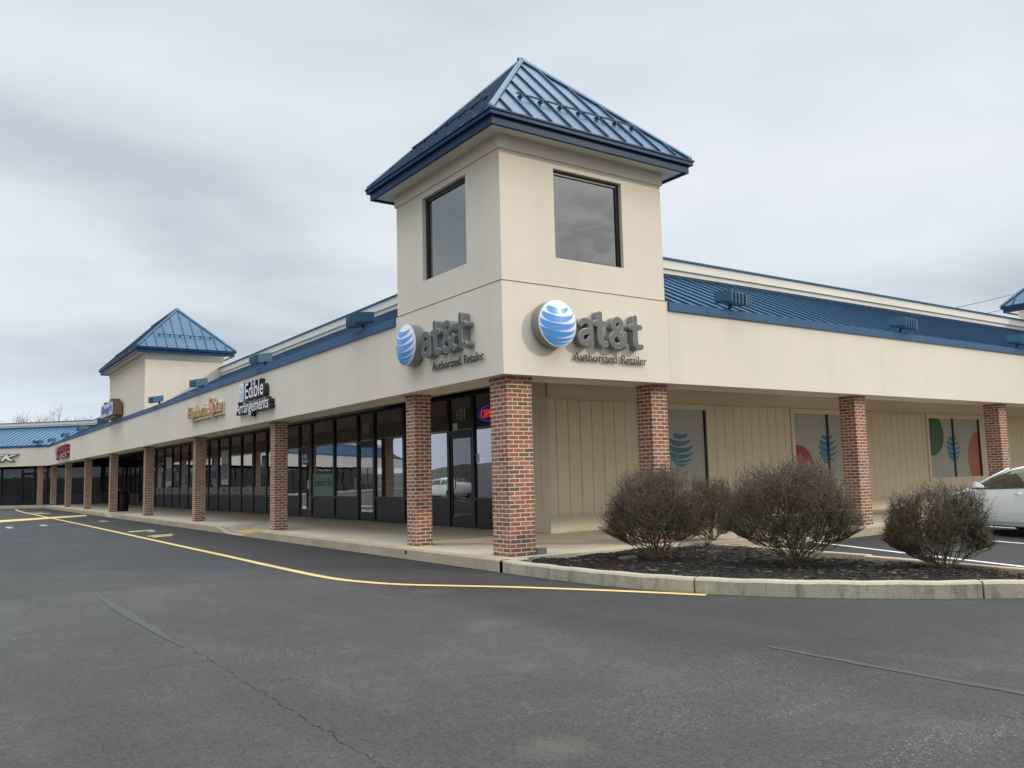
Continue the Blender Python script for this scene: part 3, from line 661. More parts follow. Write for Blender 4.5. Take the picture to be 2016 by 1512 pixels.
# the return round the corner to the first shop window
mb = MB()
LW.prism(mb, 4.14, 4.98, 3.972, 4.1, 0, 3.378); LW.prism(mb, 4.11, 4.98, 3.93, 3.972, .0, .325); LW.prism(mb, 4.10, 4.98, 3.92, 3.972, .325, .36); LW.prism(mb, 4.10, 4.98, 3.93, 3.972, 2.95, 3.378)
for a in (4.115, 4.42, 4.73): LW.prism(mb, a, a+(.29 if a > 4.2 else .29), 3.95, 3.972, .36, 2.95)
rpart('corner_return', mb, 'siding')
def globe_poly(mb, F, cx_, cz_, rx, rz, mi, n=26, bands=None, lift=lambda x, z: 0, tilt=R(26)):
    """curved tapering stripes wrapped round a disc; F maps (u, v, lift) to a point"""
    bands = bands or [(1.12, .86, 0, 0), (.70, .47, 0, 0), (.35, .10, 0, 0), (.0, -.24, 0, 0), (-.33, -.54, 0, 0), (-.62, -.78, 0, 0), (-.86, -.97, 0, 0)]
    for (p1, p2, tl, tr) in bands:
        top, bot = [], []
        for i in range(n+1):
            lam = R(-86+172*i/n); t = i/n
            taper = (math.sin(math.pi*min(1, t*1.25+.12)) if t*1.25+.12 < .5 else math.cos((t-.304)/.696*math.pi/2))
            mid = (p1+p2)/2+.07*(t-.5); hw = (p1-p2)/2*1.28*max(.10, taper)
            for lst, ph in ((top, mid+hw), (bot, mid-hw)):
                ph = max(-1.5, min(1.5, ph))
                x = math.cos(ph)*math.sin(lam); z = math.sin(ph)*math.cos(tilt)-math.cos(ph)*math.cos(lam)*math.sin(tilt)
                r = math.hypot(x, z)
                if r > .985: x *= .985/r; z *= .985/r
                lst.append(F(cx_+x*rx, cz_+z*rz, lift(x, z)))
        k = len(top); mb.add(top+bot, [(i, i+1, k+i+1, k+i) for i in range(k-1)], mi)
ELG = [(1.0, .70, 0, 0), (.52, .27, 0, 0), (.18, -.12, 0, 0), (-.2, -.48, 0, 0), (-.56, -.78, 0, 0), (-.86, -.97, 0, 0)]
for wi, (w0, w1) in enumerate(wins):
    mb = MB(); q = .13
    RW.prism(mb, w0-q, w0, 4.075, 4.14, ZB-q, ZT+q); RW.prism(mb, w1, w1+q, 4.075, 4.14, ZB-q, ZT+q)
    RW.prism(mb, w0, w1, 4.078, 4.14, ZB-q, ZB); RW.prism(mb, w0, w1, 4.078, 4.14, ZT, ZT+q); RW.prism(mb, w0-q-.02, w1+q+.02, 4.06, 4.078, ZT+q-.035, ZT+q)
    o = rpart('window', mb, 'siding')
    mb = MB(); RW.prism(mb, w0, w1, 4.128, 4.139, ZB, ZT); mb.build('vinyl_pane', 'vinyl', o)
    mb = MB(); m_ = w0+.47*(w1-w0) if wi else w0+.15
    if wi: RW.prism(mb, m_-.035, m_+.035, 4.09, 4.127, ZB, ZT); mb.build('window_mullion', 'black', o); mb = MB()
    RW.prism(mb, w1-.06, w1-.001, 4.082, 4.127, ZB, ZT); mb.build('window_mullion', 'black', o)
    def F(u, v, l, d=4.1265): return RW.p(u, d-l, v)
    mb = MB(); gx = m_ if wi else 8.08
    globe_poly(mb, F, gx, 1.85, .44, .48, 0, tilt=R(20)); mb.build('globe_decal', 'vblue', o, recalc=False)
    def blobf(u0, v0, rx, rz, mi, a_=0, clip=(w0+.002, w1-.061)):
        vs = []
        for k in range(40):
            t = k/40*2*math.pi; rr_ = 1+.07*math.sin(2*t+a_)
            x = min(max(u0+rx*math.cos(t)*rr_, clip[0]), clip[1]); z = min(max(v0+rz*math.sin(t)*rr_, ZB+.002), ZT-.002); vs.append(F(x, z, 0, 4.1268 if mi in (0, 2) else 4.1262))
        mb = MB(); mb.add(vs, [tuple(range(40))], mi); mb.build('colour_blob_decal', ['vred', 'vorange', 'vgreen', 'vgreen2'], o, recalc=False)
    if wi == 1: blobf(w0+.05, 1.18, .75, .80, 0, 1)
    elif wi == 2: blobf(w0+.05, 2.35, .78, .75, 2, 1); blobf(w0+.3, 2.2, .62, .62, 3, .4); blobf(w1-.2, 1.55, .62, .85, 1, .3); blobf(w1-.05, 1.5, .62, .86, 0, .9)
    elif wi > 2: blobf(w0+.2, 1.4, .6, .7, 1, .3)

# ------------------------------------------------------------------ towers
def tower(name, ox, oy, wx, wy, apex, label, wa, wb, ext):
    """ox,oy: street corner; wa/wb: window holes (a0,a1,z0,z1) on the two street faces; ext=True: own canopy fascia below"""
    r = tag(empty(name, (ox, oy, 0)), label, 'tower')
    TL = Wing((0, 0), (0, 1), (1, 0)); TR = Wing((0, 0), (1, 0), (0, 1))
    zl = 4.35
    mb = MB(); i = .035
    TL.holes(mb, i, wy-i, zl, 6.53, i, [wa] if wa else [], .12); TR.holes(mb, i, wx-i, zl, 6.53, i, [wb] if wb else [], .12)
    mb.add([(wx-i, i, 3.5), (wx-i, wy-i, 3.5), (wx-i, wy-i, 6.53), (wx-i, i, 6.53)], [(0, 1, 2, 3)]); mb.add([(i, wy-i, 3.5), (wx-i, wy-i, 3.5), (wx-i, wy-i, 6.53), (i, wy-i, 6.53)], [(0, 1, 2, 3)])
    if not ext:  mb.add([(i, i, 3.5), (wx-i, i, 3.5), (wx-i, i, zl), (i, i, zl)], [(0, 1, 2, 3)]) if name == 'hip_roof_tower' else None
    mb.build('wall', 'stucco', r)
    mb = MB(); mb.box(0, wx, 0, wy, 6.53, 6.80); mb.build('frieze_band', 'stucco', r, bev=.008)
    mb = MB()
    if ext:
        TL.prism(mb, 0, wy, 0, .75, 2.85, zl, 1, 0); TR.prism(mb, 0, wx, 0, .75, 2.85, zl, 1, 0); TL.prism(mb, 0, wy, .75, 4.2, 3.38, 3.5, 1, 0); TR.prism(mb, 0, wx, .75, 4.2, 3.38, 3.5, 1, 0)
        mb.build('lower_fascia', 'stucco', r, bev=.006)
    elif name == 'hip_roof_tower':
        TL.prism(mb, 0, wy, -.006, .3, 4.19, zl); mb.build('lower_fascia', 'stucco', r)
    else:
        TR.prism(mb, 0, wx, -.006, .3, 4.19, zl); mb.build('lower_fascia', 'stucco', r)
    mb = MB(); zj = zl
    TL.prism(mb, -.004, wy, -.004, .03, zj, zj+.012); TR.prism(mb, .03, wx, -.004, .03, zj, zj+.012); mb.build('ledge_line', 'joint', r)
    mb = MB(); e = .30; mb.box(-e, wx+e, -e, wy+e, 6.765, 6.80); mb.build('eave_soffit', 'stucco_par', r)
    mb = MB()
    def ring(e0, e1, z0, z1):
        mb.box(-e1, wx+e1, -e1, -e0, z0, z1); mb.box(-e1, wx+e1, wy+e0, wy+e1, z0, z1); mb.box(-e1, -e0, -e0, wy+e0, z0, z1); mb.box(wx+e0, wx+e1, -e0, wy+e0, z0, z1)
    ring(.30, .35, 6.72, 6.86); ring(.30, .41, 6.86, 6.925); ring(.30, .43, 6.925, 6.96); mb.build('gutter', 'trim', r, bev=.006)
    # roof
    E = .40; x0, x1, y0, y1 = -E, wx+E, -E, wy+E; z0 = 6.955; hw = min(x1-x0, y1-y0)/2; h = apex-z0
    cxm = (x0+x1)/2; yA, yB = y0+hw, y1-hw
    mb = MB(); A_ = (cxm, yA, apex); B_ = (cxm, max(yB, yA+.001), apex)
    mb.add([(x0, y0, z0), (x1, y0, z0), (x1, y1, z0), (x0, y1, z0), A_, B_], [(0, 1, 4), (1, 2, 5, 4), (2, 3, 5), (3, 0, 4, 5), (3, 2, 1, 0)])
    def ribs(W, L, flip=False):
        n = round(L/.42); sp = L/n
        for k in range(1, n):
            uu = k*sp; run = min(uu, L-uu, hw)
            if run < .12: continue
            zr = lambda d: z0+h*d/hw
            W.slope(mb, uu-.015, uu+.015, .0, run-.02, zr(0)+.05, zr(run-.02)+.05, .06)
    ro = mb.build('roof', 'tower_roof', r); mb = MB()
    ribs(Wing((x0, y0), (1, 0), (0, 1)), x1-x0); ribs(Wing((x0, y0), (0, 1), (1, 0)), y1-y0)
    ribs(Wing((x0, y1), (1, 0), (0, -1)), x1-x0); ribs(Wing((x1, y0), (0, 1), (-1, 0)), y1-y0)
    mb.build('seams', 'seam', ro)
    mb = MB()
    def hip(c, a, sx, sy):
        c = Vector(c); a = Vector(a); w_ = .085; up_ = .055
        sl = h/hw
        l = Vector((sx*w_, 0, 0)); m = Vector((0, sy*w_, 0))
        # two folded strips over the hip, sitting on the ribs
        for v in (l, m):
            o1 = v+Vector((0, 0, up_+(0)))
            p = [c+Vector((0, 0, up_+.01)), c+v*1.0+Vector((0, 0, up_)), a+v*.9+Vector((0, 0, up_-sl*0)), a+Vector((0, 0, up_+.03))]
            q = [pp-Vector((0, 0, .03)) for pp in p]
            mb.hexa(q+p)
    hip((x0, y0, z0), A_, 1, 1); hip((x1, y0, z0), A_, -1, 1); hip((x1, y1, z0), B_, -1, -1); hip((x0, y1, z0), B_, 1, -1)
    if yB > yA+.1: mb.hexa([(cxm-.08, yA, apex+.02), (cxm+.08, yA, apex+.02), (cxm+.08, yB, apex+.02), (cxm-.08, yB, apex+.02), (cxm-.05, yA, apex+.08), (cxm+.05, yA, apex+.08), (cxm+.05, yB, apex+.08), (cxm-.05, yB, apex+.08)])
    mb.build('hip_cap', 'tower_roof', ro)
    for W, L in ((Wing((x0, y0), (1, 0), (0, 1)), x1-x0), (Wing((x0, y0), (0, 1), (1, 0)), y1-y0)):
        mb = MB(); d = .55; z = z0+h*d/hw; u0, u1 = d+.35, L-d-.35
        W.prism(mb, u0, u1, d-.012, d+.012, z+.085, z+.11)
        k = u0+.1
        while k < u1: W.slope(mb, k-.02, k+.02, d-.02, d+.10, z+.085, z+.10, .05); k += .42
        mb.build('snow_guard', 'trim', r)
    for W, hh in ((TL, wa), (TR, wb)):
        if not hh: continue
        a0, a1, z0_, z1_ = hh; f = .07; d = .075+i; mb = MB()
        W.prism(mb, a0, a0+f, d, d+.06, z0_, z1_); W.prism(mb, a1-f, a1, d, d+.06, z0_, z1_); W.prism(mb, a0+f, a1-f, d, d+.06, z1_-f, z1_); W.prism(mb, a0+f, a1-f, d, d+.06, z0_, z0_+.04)
        o = mb.build('window', 'black', r)
        mb = MB(); mb.add([W.p(a0+f, d+.03, z0_+.04), W.p(a1-f, d+.03, z0_+.04), W.p(a1-f, d+.03, z1_-f), W.p(a0+f, d+.03, z1_-f)], [(0, 1, 2, 3)]); mb.build('pane', 'towerglass', o)
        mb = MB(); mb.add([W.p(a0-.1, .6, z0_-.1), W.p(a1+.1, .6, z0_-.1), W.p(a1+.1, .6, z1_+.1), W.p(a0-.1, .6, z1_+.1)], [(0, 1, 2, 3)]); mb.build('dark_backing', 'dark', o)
    return r
tower('corner_tower', 0, 0, 3.65, 3.68, 9.25, 'square cream corner tower with blue pyramid roof and two dark windows', (1.08, 2.61, 4.86, 6.42), (1.13, 2.65, 4.86, 6.40), True)
tower('hip_roof_tower', -.002, 26.5, 3.25, 8.2, 8.98, 'distant cream tower with blue hipped roof rising from middle of the shop wing', None, None, False)
tower('end_tower', 25.1, -.002, 3.65, 3.65, 9.25, 'tower with blue pyramid roof cut off at the right edge of the photo', None, None, False)

# ------------------------------------------------------------------ brick pillars
def pillar(x, y, s, label):
    mb = MB(); mb.box(0, s, 0, s, .0, 2.785); mb.box(-.012, s+.012, -.012, s+.012, 2.785, 2.85)
    o = mb.build('brick_pillar', 'brick', loc=(x, y, 0)); tag(o, label, 'pillar', 'brick pillars carrying the canopy')
pillar(.18, .18, .485, 'thick brick pillar at the street corner under the tower, nearest of all')
for y, t in ((3.35, 'brick pillar left of the corner pillar, in front of the window beside door 101'), (11.14, 'brick pillar between door 105 and the kerb ramp, under the black and white sign'),
             (19.08, 'brick pillar right below the orange spa sign'), (27.0, 'brick pillar below the right edge of the distant hipped tower'),
             (34.98, 'brick pillar with the black litter bin right behind it'), (42.87, 'brick pillar right of the far bench, left of the pillar with the bin'),
             (50.83, 'brick pillar below and right of the small red sign'), (58.3, 'farthest brick pillar of the long shop wing, at the inner corner')):
    pillar(.22, y, .35, t)
for x, t in ((3.36, 'brick pillar rising behind the largest left shrub, right of the corner pillar'), (9.52, 'brick pillar between the globe window and the green and red window, right of the wide shrub'),
             (15.9, 'brick pillar behind the white car'),):
    pillar(x, .22, .39, t)
p = DW.p(.95, .2, 0); pillar(p.x, p.y, .35, 'brick pillar of the far angled wing, beside the bicycle shop doors')

# ------------------------------------------------------------------ floodlights
def flood(W, a, flip, label):
    r = tag(empty('flood_light', W.p(a, .1, 4.35)), label, 'floodlight', 'blue floodlights along the roof edge')
    X = Wing((0, 0), (W.A.x, W.A.y), (W.N.x, W.N.y))
    s = flip
    def B(mb, a0, a1, d0, d1, z0, z1, tilt=.28):
        q = lambda a_, d, z: X.p(a_*s, d-(z-.1)*.0, z+(-.05-d)*tilt*-1*.6+abs(0))
        pts = [q(a0, d0, z0), q(a1, d0, z0), q(a1, d1, z0), q(a0, d1, z0), q(a0, d0, z1), q(a1, d0, z1), q(a1, d1, z1), q(a0, d1, z1)]
        mb.hexa(pts)
    mb = MB(); B(mb, -.28, .14, -.30, .12, .13, .36); hs = mb.build('housing', 'lampblue', r, bev=.012)
    mb = MB()
    for k in range(4): B(mb, .15+k*.035, .168+k*.035, -.28, .10, .12, .35)
    B(mb, .14, .26, -.2, .05, .16, .32)
    for k in range(4): B(mb, -.22+k*.10, -.195+k*.10, -.345, -.302, .14, .35)
    mb.build('cooling_fins', 'lampblue', r)
    mb = MB(); pts = []
    q = lambda a_, d, z: X.p(a_*s, d, z)
    mb.hexa([q(-.31, -.34, .12), q(-.285, -.34, .12), q(-.285, .10, .20), q(-.31, .10, .20), q(-.31, -.34, .34), q(-.285, -.34, .34), q(-.285, .10, .38), q(-.31, .10, .38)]); mb.build('visor', 'lampblue', r)
    mb = MB(); mb.tube([q(0, .03, 0), q(0, -.02, .16)], .028, 8); mb.tube([q(.07, .05, 0), q(.05, 0, .16)], .016, 6); mb.box(-.05, .05, -.0, .08, -.01, .04); mb.build('bracket', 'lampblue', r)
for a, t in ((5.34, 'blue floodlight on roof edge just left of the corner tower'), (11.6, 'second blue floodlight left of the corner tower, above the black and white sign'),
             (17.9, 'blue floodlight above the orange spa sign'), (24.15, 'blue floodlight on roof edge closest to right face of the hipped tower'),
             (36.07, 'dark blue floodlight on roof edge just left of the hipped tower'), (43.06, 'small floodlight far along the roof edge, second left of the hipped tower'),
             (49.75, 'small floodlight far along the roof edge, third left of the hipped tower'), (56.6, 'small floodlight in the roof valley at inner corner')):
    flood(LW, a, -1 if a > 9 else 1, t)
for a, t in ((5.44, 'blue floodlight on roof edge right of the corner tower'), (11.35, 'blue floodlight midway along the right roof edge'), (16.94, 'blue floodlight cut by the right edge of the photo')):
    flood(RW, a, 1, t)
flood(DW, .9, 1, 'pale topped floodlight on roof edge of the far angled wing')

# ------------------------------------------------------------------ lettering
def text_mb(s, bold=0, shear=0, spacing=1.0):
    c = bpy.data.curves.new('t', 'FONT'); c.body = s; c.size = 1; c.offset = bold; c.shear = shear; c.space_character = spacing; c.resolution_u = 4
    o = bpy.data.objects.new('t', c); COL.objects.link(o)
    dg = bpy.context.evaluated_depsgraph_get(); dg.update(); me = bpy.data.meshes.new_from_object(o.evaluated_get(dg))
    vs = [tuple(v.co) for v in me.vertices]; fs = [tuple(p_.vertices) for p_ in me.polygons]
    bpy.data.objects.remove(o); bpy.data.curves.remove(c)
    bm = bmesh.new(); bv = [bm.verts.new(v) for v in vs]
    for f in fs:
        try: bm.faces.new([bv[i] for i in f])
        except ValueError: pass
    bmesh.ops.remove_doubles(bm, verts=bm.verts, dist=.0005); bm.verts.index_update()
    vs = [tuple(v.co) for v in bm.verts]; fs = [tuple(v.index for v in f.verts) for f in bm.faces]; be = [tuple(v.index for v in e.verts) for e in bm.edges if len(e.link_faces) == 1]
    bm.free(); bpy.data.meshes.remove(me)
    return vs, fs, be
def letters(W, s, a0, a1, z0, z1, d0, d1, mats, name, parent, off, per=False, ref=None, **kw):
    """extruded lettering between a0..a1 and z0..z1 (a0 is the reader's left); front at d0, back at d1"""
    vs, fs, be = text_mb(s, **kw)
    xs = [v[0] for v in vs]; ys = [v[1] for v in vs]; X0, X1, Y0, Y1 = min(xs), max(xs), min(ys), max(ys)
    mp_ = lambda v, d: W.p(a0+(v[0]-X0)/(X1-X0)*(a1-a0), d, z0+(v[1]-Y0)/(Y1-Y0)*(z1-z0))
    def emit(vi, faces, edges, nm):
        mb = MB(); ix = {v: i for i, v in enumerate(vi)}; k = len(vi)
        mb.add([mp_(vs[v], d0) for v in vi]+[mp_(vs[v], d1) for v in vi], [tuple(ix[v] for v in f) for f in faces], 0)
        mb.f += [(ix[a], ix[b], ix[b]+k, ix[a]+k) for a, b in edges]; mb.m += [1]*len(edges)
        return mb.build(nm, mats, parent, recalc=False, loc=off)
    if not per: return emit(list(range(len(vs))), fs, be, name)
    # split into islands = letters
    par = list(range(len(vs)))
    def find(i):
        while par[i] != i: par[i] = par[par[i]]; i = par[i]
        return i
    for f in fs:
        for v in f[1:]: par[find(v)] = find(f[0])
    isl = {}
    for i in range(len(vs)): isl.setdefault(find(i), []).append(i)
    for r_, vi in isl.items(): emit(vi, [f for f in fs if find(f[0]) == r_], [e for e in be if find(e[0]) == r_], name)

def stroke_shape(strokes, th, h=.03):
    """union of rounded strokes -> filled 2D mesh, via the distance field's contour"""
    segs = []
    for st in strokes:
        P3 = smoothpts(st, 5) if len(st) > 2 else st
        segs += [(P3[i], P3[i+1]) for i in range(len(P3)-1)]
    xs = [p_[0] for q in segs for p_ in q]; ys = [p_[1] for q in segs for p_ in q]
    x0, y0 = min(xs)-th*1.5, min(ys)-th*1.5; nx, ny = int((max(xs)-x0+th*1.5)/h)+2, int((max(ys)-y0+th*1.5)/h)+2
    def sd(x, y):
        b = 9
        for (ax, ay), (bx, by) in segs:
            dx, dy = bx-ax, by-ay; L = dx*dx+dy*dy
            t = 0 if L == 0 else max(0, min(1, ((x-ax)*dx+(y-ay)*dy)/L)); d_ = (x-ax-t*dx)**2+(y-ay-t*dy)**2
            if d_ < b: b = d_
        return math.sqrt(b)-th
    G = [[sd(x0+i*h, y0+j*h) for j in range(ny)] for i in range(nx)]
    E = {}
    def pt(i, j, k, l):
        a, b = G[i][j], G[k][l]; t = a/(a-b); return (round(x0+(i+(k-i)*t)*h, 6), round(y0+(j+(l-j)*t)*h, 6))
    for i in range(nx-1):
        for j in range(ny-1):
            c = [(i, j), (i+1, j), (i+1, j+1), (i, j+1)]; ins = [G[a][b] < 0 for a, b in c]; cr = []
            for k in range(4):
                if ins[k] != ins[(k+1) % 4]: cr.append((pt(*c[k], *c[(k+1) % 4]), ins[k]))
            if len(cr) == 2:
                a, b = (cr[0][0], cr[1][0]) if cr[0][1] else (cr[1][0], cr[0][0]); E[a] = b
            elif len(cr) == 4:
                for k in range(4):
                    if cr[k][1]: E[cr[k][0]] = cr[(k+1) % 4][0]
    cu = bpy.data.curves.new('t', 'CURVE'); cu.dimensions = '2D'; cu.fill_mode = 'BOTH'
    while E:
        s0 = next(iter(E)); loop = [s0]; n_ = E.pop(s0)
        while n_ in E: loop.append(n_); n_ = E.pop(n_)
        if len(loop) < 6: continue
        sp = cu.splines.new('POLY'); sp.points.add(len(loop)-1); sp.use_cyclic_u = True
        for k, p_ in enumerate(loop): sp.points[k].co = (*p_, 0, 1)
    o = bpy.data.objects.new('t', cu); COL.objects.link(o)
    dg = bpy.context.evaluated_depsgraph_get(); dg.update(); me = bpy.data.meshes.new_from_object(o.evaluated_get(dg))
    bm = bmesh.new(); bm.from_mesh(me); bmesh.ops.remove_doubles(bm, verts=bm.verts, dist=.0005); bm.verts.index_update()
    res = ([tuple(v.co) for v in bm.verts], [tuple(v.index for v in f.verts) for f in bm.faces], [tuple(v.index for v in e.verts) for e in bm.edges if len(e.link_faces) == 1])
    bm.free(); bpy.data.objects.remove(o); bpy.data.curves.remove(cu); bpy.data.meshes.remove(me)
    return res
def sh(st, dx): return [[(x+dx, y) for x, y in q] for q in st]
LA = [[(.16, .80), (.28, .90), (.44, .91), (.58, .84), (.64, .68), (.65, .45), (.65, .09)], [(.63, .54), (.44, .53), (.24, .46), (.15, .30), (.20, .15), (.34, .08), (.50, .13), (.62, .28)]]
LT = [[(.24, 1.22), (.24, .60), (.24, .30), (.30, .14), (.42, .09), (.52, .11)], [(.03, .86), (.50, .86)]]
LAMP = [[(.84, .09), (.62, .30), (.30, .68), (.22, .86), (.28, 1.03), (.43, 1.08), (.57, 1.0), (.58, .84), (.45, .68), (.24, .52), (.11, .34), (.16, .16), (.34, .07), (.54, .12), (.70, .30), (.78, .52)]]
PHONE = [sh(LA, 0), sh(LT, .83), sh(LAMP, 1.52), sh(LT, 2.58)]
def phone_letters(W, a0, a1, z0, z1, d0, d1, th, mats, name, parent, off):
    mbs = []
    for L in PHONE:
        vs, fs, be = stroke_shape(L, th); mb = MB(); k = len(vs)
        mp_ = lambda v, d: W.p(a0+(v[0]-.04)/3.06*(a1-a0), d, z0+v[1]/1.32*(z1-z0))
        mb.add([mp_(v, d0) for v in vs]+[mp_(v, d1) for v in vs], fs, 0)
        mb.f += [(a, b, b+k, a+k) for a, b in be]; mb.m += [1]*len(be)
        mb.build(name, mats, parent, recalc=False, loc=off)
def phone_sign(W, flip, gx, label, ta0, ta1, ra0, ra1):
    r = tag(empty('globe_sign', W.p(gx, 0, 3.3)), label, 'sign', 'globe logo signs on the corner tower'); off = -W.p(gx, 0, 3.3)
    # F maps disc coordinates; u to the reader's right
    sg = -1 if flip else 1; D = -.21; rx = .385
    F = lambda u, v, l: W.p(gx+u*sg, D-l, 3.69+v)
    dome = lambda x, z: .07*max(0, 1-(x*x+z*z))
    mb = MB(); n = 48
    for (r0, d_) in ((rx, -.0), (rx, -D-.03)): pass
    ring = lambda rr_, l: [F(rr_*math.cos(2*math.pi*k/n), rr_*math.sin(2*math.pi*k/n), l) for k in range(n)]
    a = ring(rx, D*1+.03); b = ring(rx, 0.0); c = ring(rx*.97, .006)
    mb.add(a+b, [(k, (k+1) % n, n+(k+1) % n, n+k) for k in range(n)], 1); mb.add(b+c, [(k, (k+1) % n, n+(k+1) % n, n+k) for k in range(n)], 2)
    rings = [1, .85, .7, .5, .3, .12]; vs = []
    for q in rings: vs += ring(rx*.97*q, .006+.07*(1-q*q))
    vs.append(F(0, 0, .076))
    fs = []
    for j in range(len(rings)-1): fs += [(j*n+k, j*n+(k+1) % n, (j+1)*n+(k+1) % n, (j+1)*n+k) for k in range(n)]
    fs += [((len(rings)-1)*n+k, (len(rings)-1)*n+(k+1) % n, len(rings)*n) for k in range(n)]
    mb.add(vs, fs, 0)
    g = mb.build('globe', ['globe_white', 'sign_edge', 'sign_line'], r, loc=off)
    for p_ in g.data.polygons: p_.use_smooth = p_.material_index == 0
    mb = MB(); globe_poly(mb, F, 0, 0, rx*.955, rx*.955, 0, lift=lambda x, z: .012+.07*max(0, 1-(x*x+z*z)), tilt=R(24))
    mb.build('globe_stripes', 'globe_blue', g, recalc=False)
    phone_letters(W, ta0, ta1, 3.385, 3.985, -.175, -.02, .098, ['sign_grey', 'sign_edge'], 'letter', r, off)
    phone_letters(W, ta0, ta1, 3.385, 3.985, -.166, -.163, .115, ['sign_line', 'sign_line'], 'letter_outline', r, off)
    m_ = ra0+(ra1-ra0)*.575; m2_ = ra0+(ra1-ra0)*.645
    letters(W, 'Authorized', ra0, m_, 3.135, 3.285, -.05, -.04, ['text_black', 'text_black'], 'tagline_word', r, off)
    letters(W, 'Retailer', m2_, ra1, 3.135, 3.285, -.05, -.04, ['text_black', 'text_black'], 'tagline_word', r, off)
    mb = MB(); lo, hi = min(ra0, ra1), max(ra0, ra1); W.prism(mb, lo, hi, -.03, -.022, 3.158, 3.162); mb.build('tagline_rail', 'text_black', r, loc=off)
phone_sign(RW, False, .94, 'globe logo and grey letters on the sunlit right face of the corner tower', 1.40, 2.80, 1.38, 3.02)
phone_sign(LW, True, 2.85, 'globe logo and grey letters on the shaded left face of the corner tower', 2.36, .86, 2.18, .49)

def simple_sign(W, a, z, nm, label):
    r = tag(empty(nm, W.p(a, 0, z)), label, 'sign'); return r, -W.p(a, 0, z)
r, off = simple_sign(LW, 12, 3.2, 'channel_letter_sign', 'sign with white letters on black returns and a fruit basket emblem on the shop fascia')
letters(LW, 'Edible', 12.52, 11.0, 3.55, 3.98, -.15, -.01, ['sign_white', 'sign_black'], 'upper_word', r, off, bold=.008)
letters(LW, 'Arrangements', 13.35, 10.58, 3.08, 3.50, -.15, -.01, ['sign_white', 'sign_black'], 'lower_word', r, off, bold=.008)
letters(LW, 'Edible', 12.56, 10.96, 3.52, 4.01, -.13, 0, ['sign_black', 'sign_black'], 'upper_backing', r, off, bold=.035)
letters(LW, 'Arrangements', 13.41, 10.52, 3.05, 3.53, -.13, 0, ['sign_black', 'sign_black'], 'lower_backing', r, off, bold=.035)
mb = MB(); n = 20
def disc(mb, W, a, z, ra, rz, d0, d1, m0=0, m1=1, clipz=None):
    pts = []
    for k in range(24):
        t = 2*math.pi*k/24; zz_ = z+rz*math.sin(t)
        if clipz: zz_ = max(zz_, clipz)
        pts.append((a+ra*math.cos(t), zz_))
    mb.add([W.p(p_[0], d0, p_[1]) for p_ in pts]+[W.p(p_[0], d1, p_[1]) for p_ in pts], [tuple(range(24))], m0)
    mb.f += [(len(mb.v)-48+k, len(mb.v)-48+(k+1) % 24, len(mb.v)-24+(k+1) % 24, len(mb.v)-24+k) for k in range(24)]; mb.m += [m1]*24
disc(mb, LW, 12.83, 3.86, .24, .18, -.15, -.01, 0, 1, 3.75)
mb.hexa([LW.p(13.05, -.15, 3.755), LW.p(12.61, -.15, 3.755), LW.p(12.68, -.15, 3.50), LW.p(12.98, -.15, 3.50), LW.p(13.05, -.01, 3.755), LW.p(12.61, -.01, 3.755), LW.p(12.68, -.01, 3.5), LW.p(12.98, -.01, 3.5)], 2)
for k in range(5): disc(mb, LW, 12.98-k*.08, 3.86+.05*math.sin(k*2.1)+.02, .045, .045, -.158, -.152, 3, 3)
mb.build('fruit_basket_emblem', ['sign_white', 'sign_black', 'lav', 'globe_pale'], r, loc=off)
mb = MB(); LW.prism(mb, 10.45, 10.55, -.04, -.02, 3.22, 3.25); mb.build('registered_mark', 'sign_black', r, loc=off)
r, off = simple_sign(LW, 16.5, 3.3, 'raceway_letter_sign', 'weathered orange letter sign on cream boxes reading as a spa name')
mb = MB(); LW.prism(mb, 16.45, 18.55, -.03, -.004, 3.37, 3.72); LW.prism(mb, 14.95, 16.35, -.03, -.004, 3.37, 3.72); LW.prism(mb, 14.9, 18.6, -.10, -.004, 3.33, 3.37); mb.build('raceway', 'cream', r, loc=off)
letters(LW, "Euphoria", 18.75, 16.5, 3.30, 3.80, -.15, -.05, ['orange', 'cream'], 'first_word', r, off, bold=.0, shear=.2)
letters(LW, 'Spa', 16.28, 15.05, 3.24, 3.92, -.15, -.05, ['pink', 'cream'], 'second_word', r, off, bold=.0, shear=.2)
r, off = simple_sign(LW, 32.5, 4.5, 'box_sign', 'pale lavender box sign with navy script and bronze sides on the distant tower')
mb = MB(); vs = []
LW.prism(mb, 31.0, 34.1, -.42, -.02, 4.50, 5.10, mi=1); LW.prism(mb, 31.0, 34.1, -.43, -.421, 4.52, 5.08, mi=0); LW.prism(mb, 31.5, 32.0, -.41, -.03, 5.10, 5.26, mi=1); LW.prism(mb, 33.1, 33.5, -.41, -.03, 5.10, 5.22, mi=1)
mb.build('sign_box', ['lav', 'bronze'], r, loc=off)
letters(LW, "Sleepy's", 33.9, 31.2, 4.56, 5.04, -.445, -.432, ['navy', 'navy'], 'script_letters', r, off, bold=.02, shear=.25)
mb = MB(); LW.prism(mb, 31.3, 33.8, -.30, -.02, 4.42, 4.49); mb.build('bracket', 'bronze', r, loc=off)
r, off = simple_sign(LW, 50, 3.2, 'red_letter_sign', 'small dark red sign with round emblem far along the shop fascia')
letters(LW, 'QUILTS', 51.7, 47.6, 3.45, 3.93, -.2, -.01, ['redsign', 'redsign'], 'upper_word', r, off, bold=.02)
letters(LW, 'CARDS', 51.5, 47.6, 3.12, 3.38, -.2, -.01, ['pinkedge', 'redsign'], 'lower_word', r, off, bold=.01)
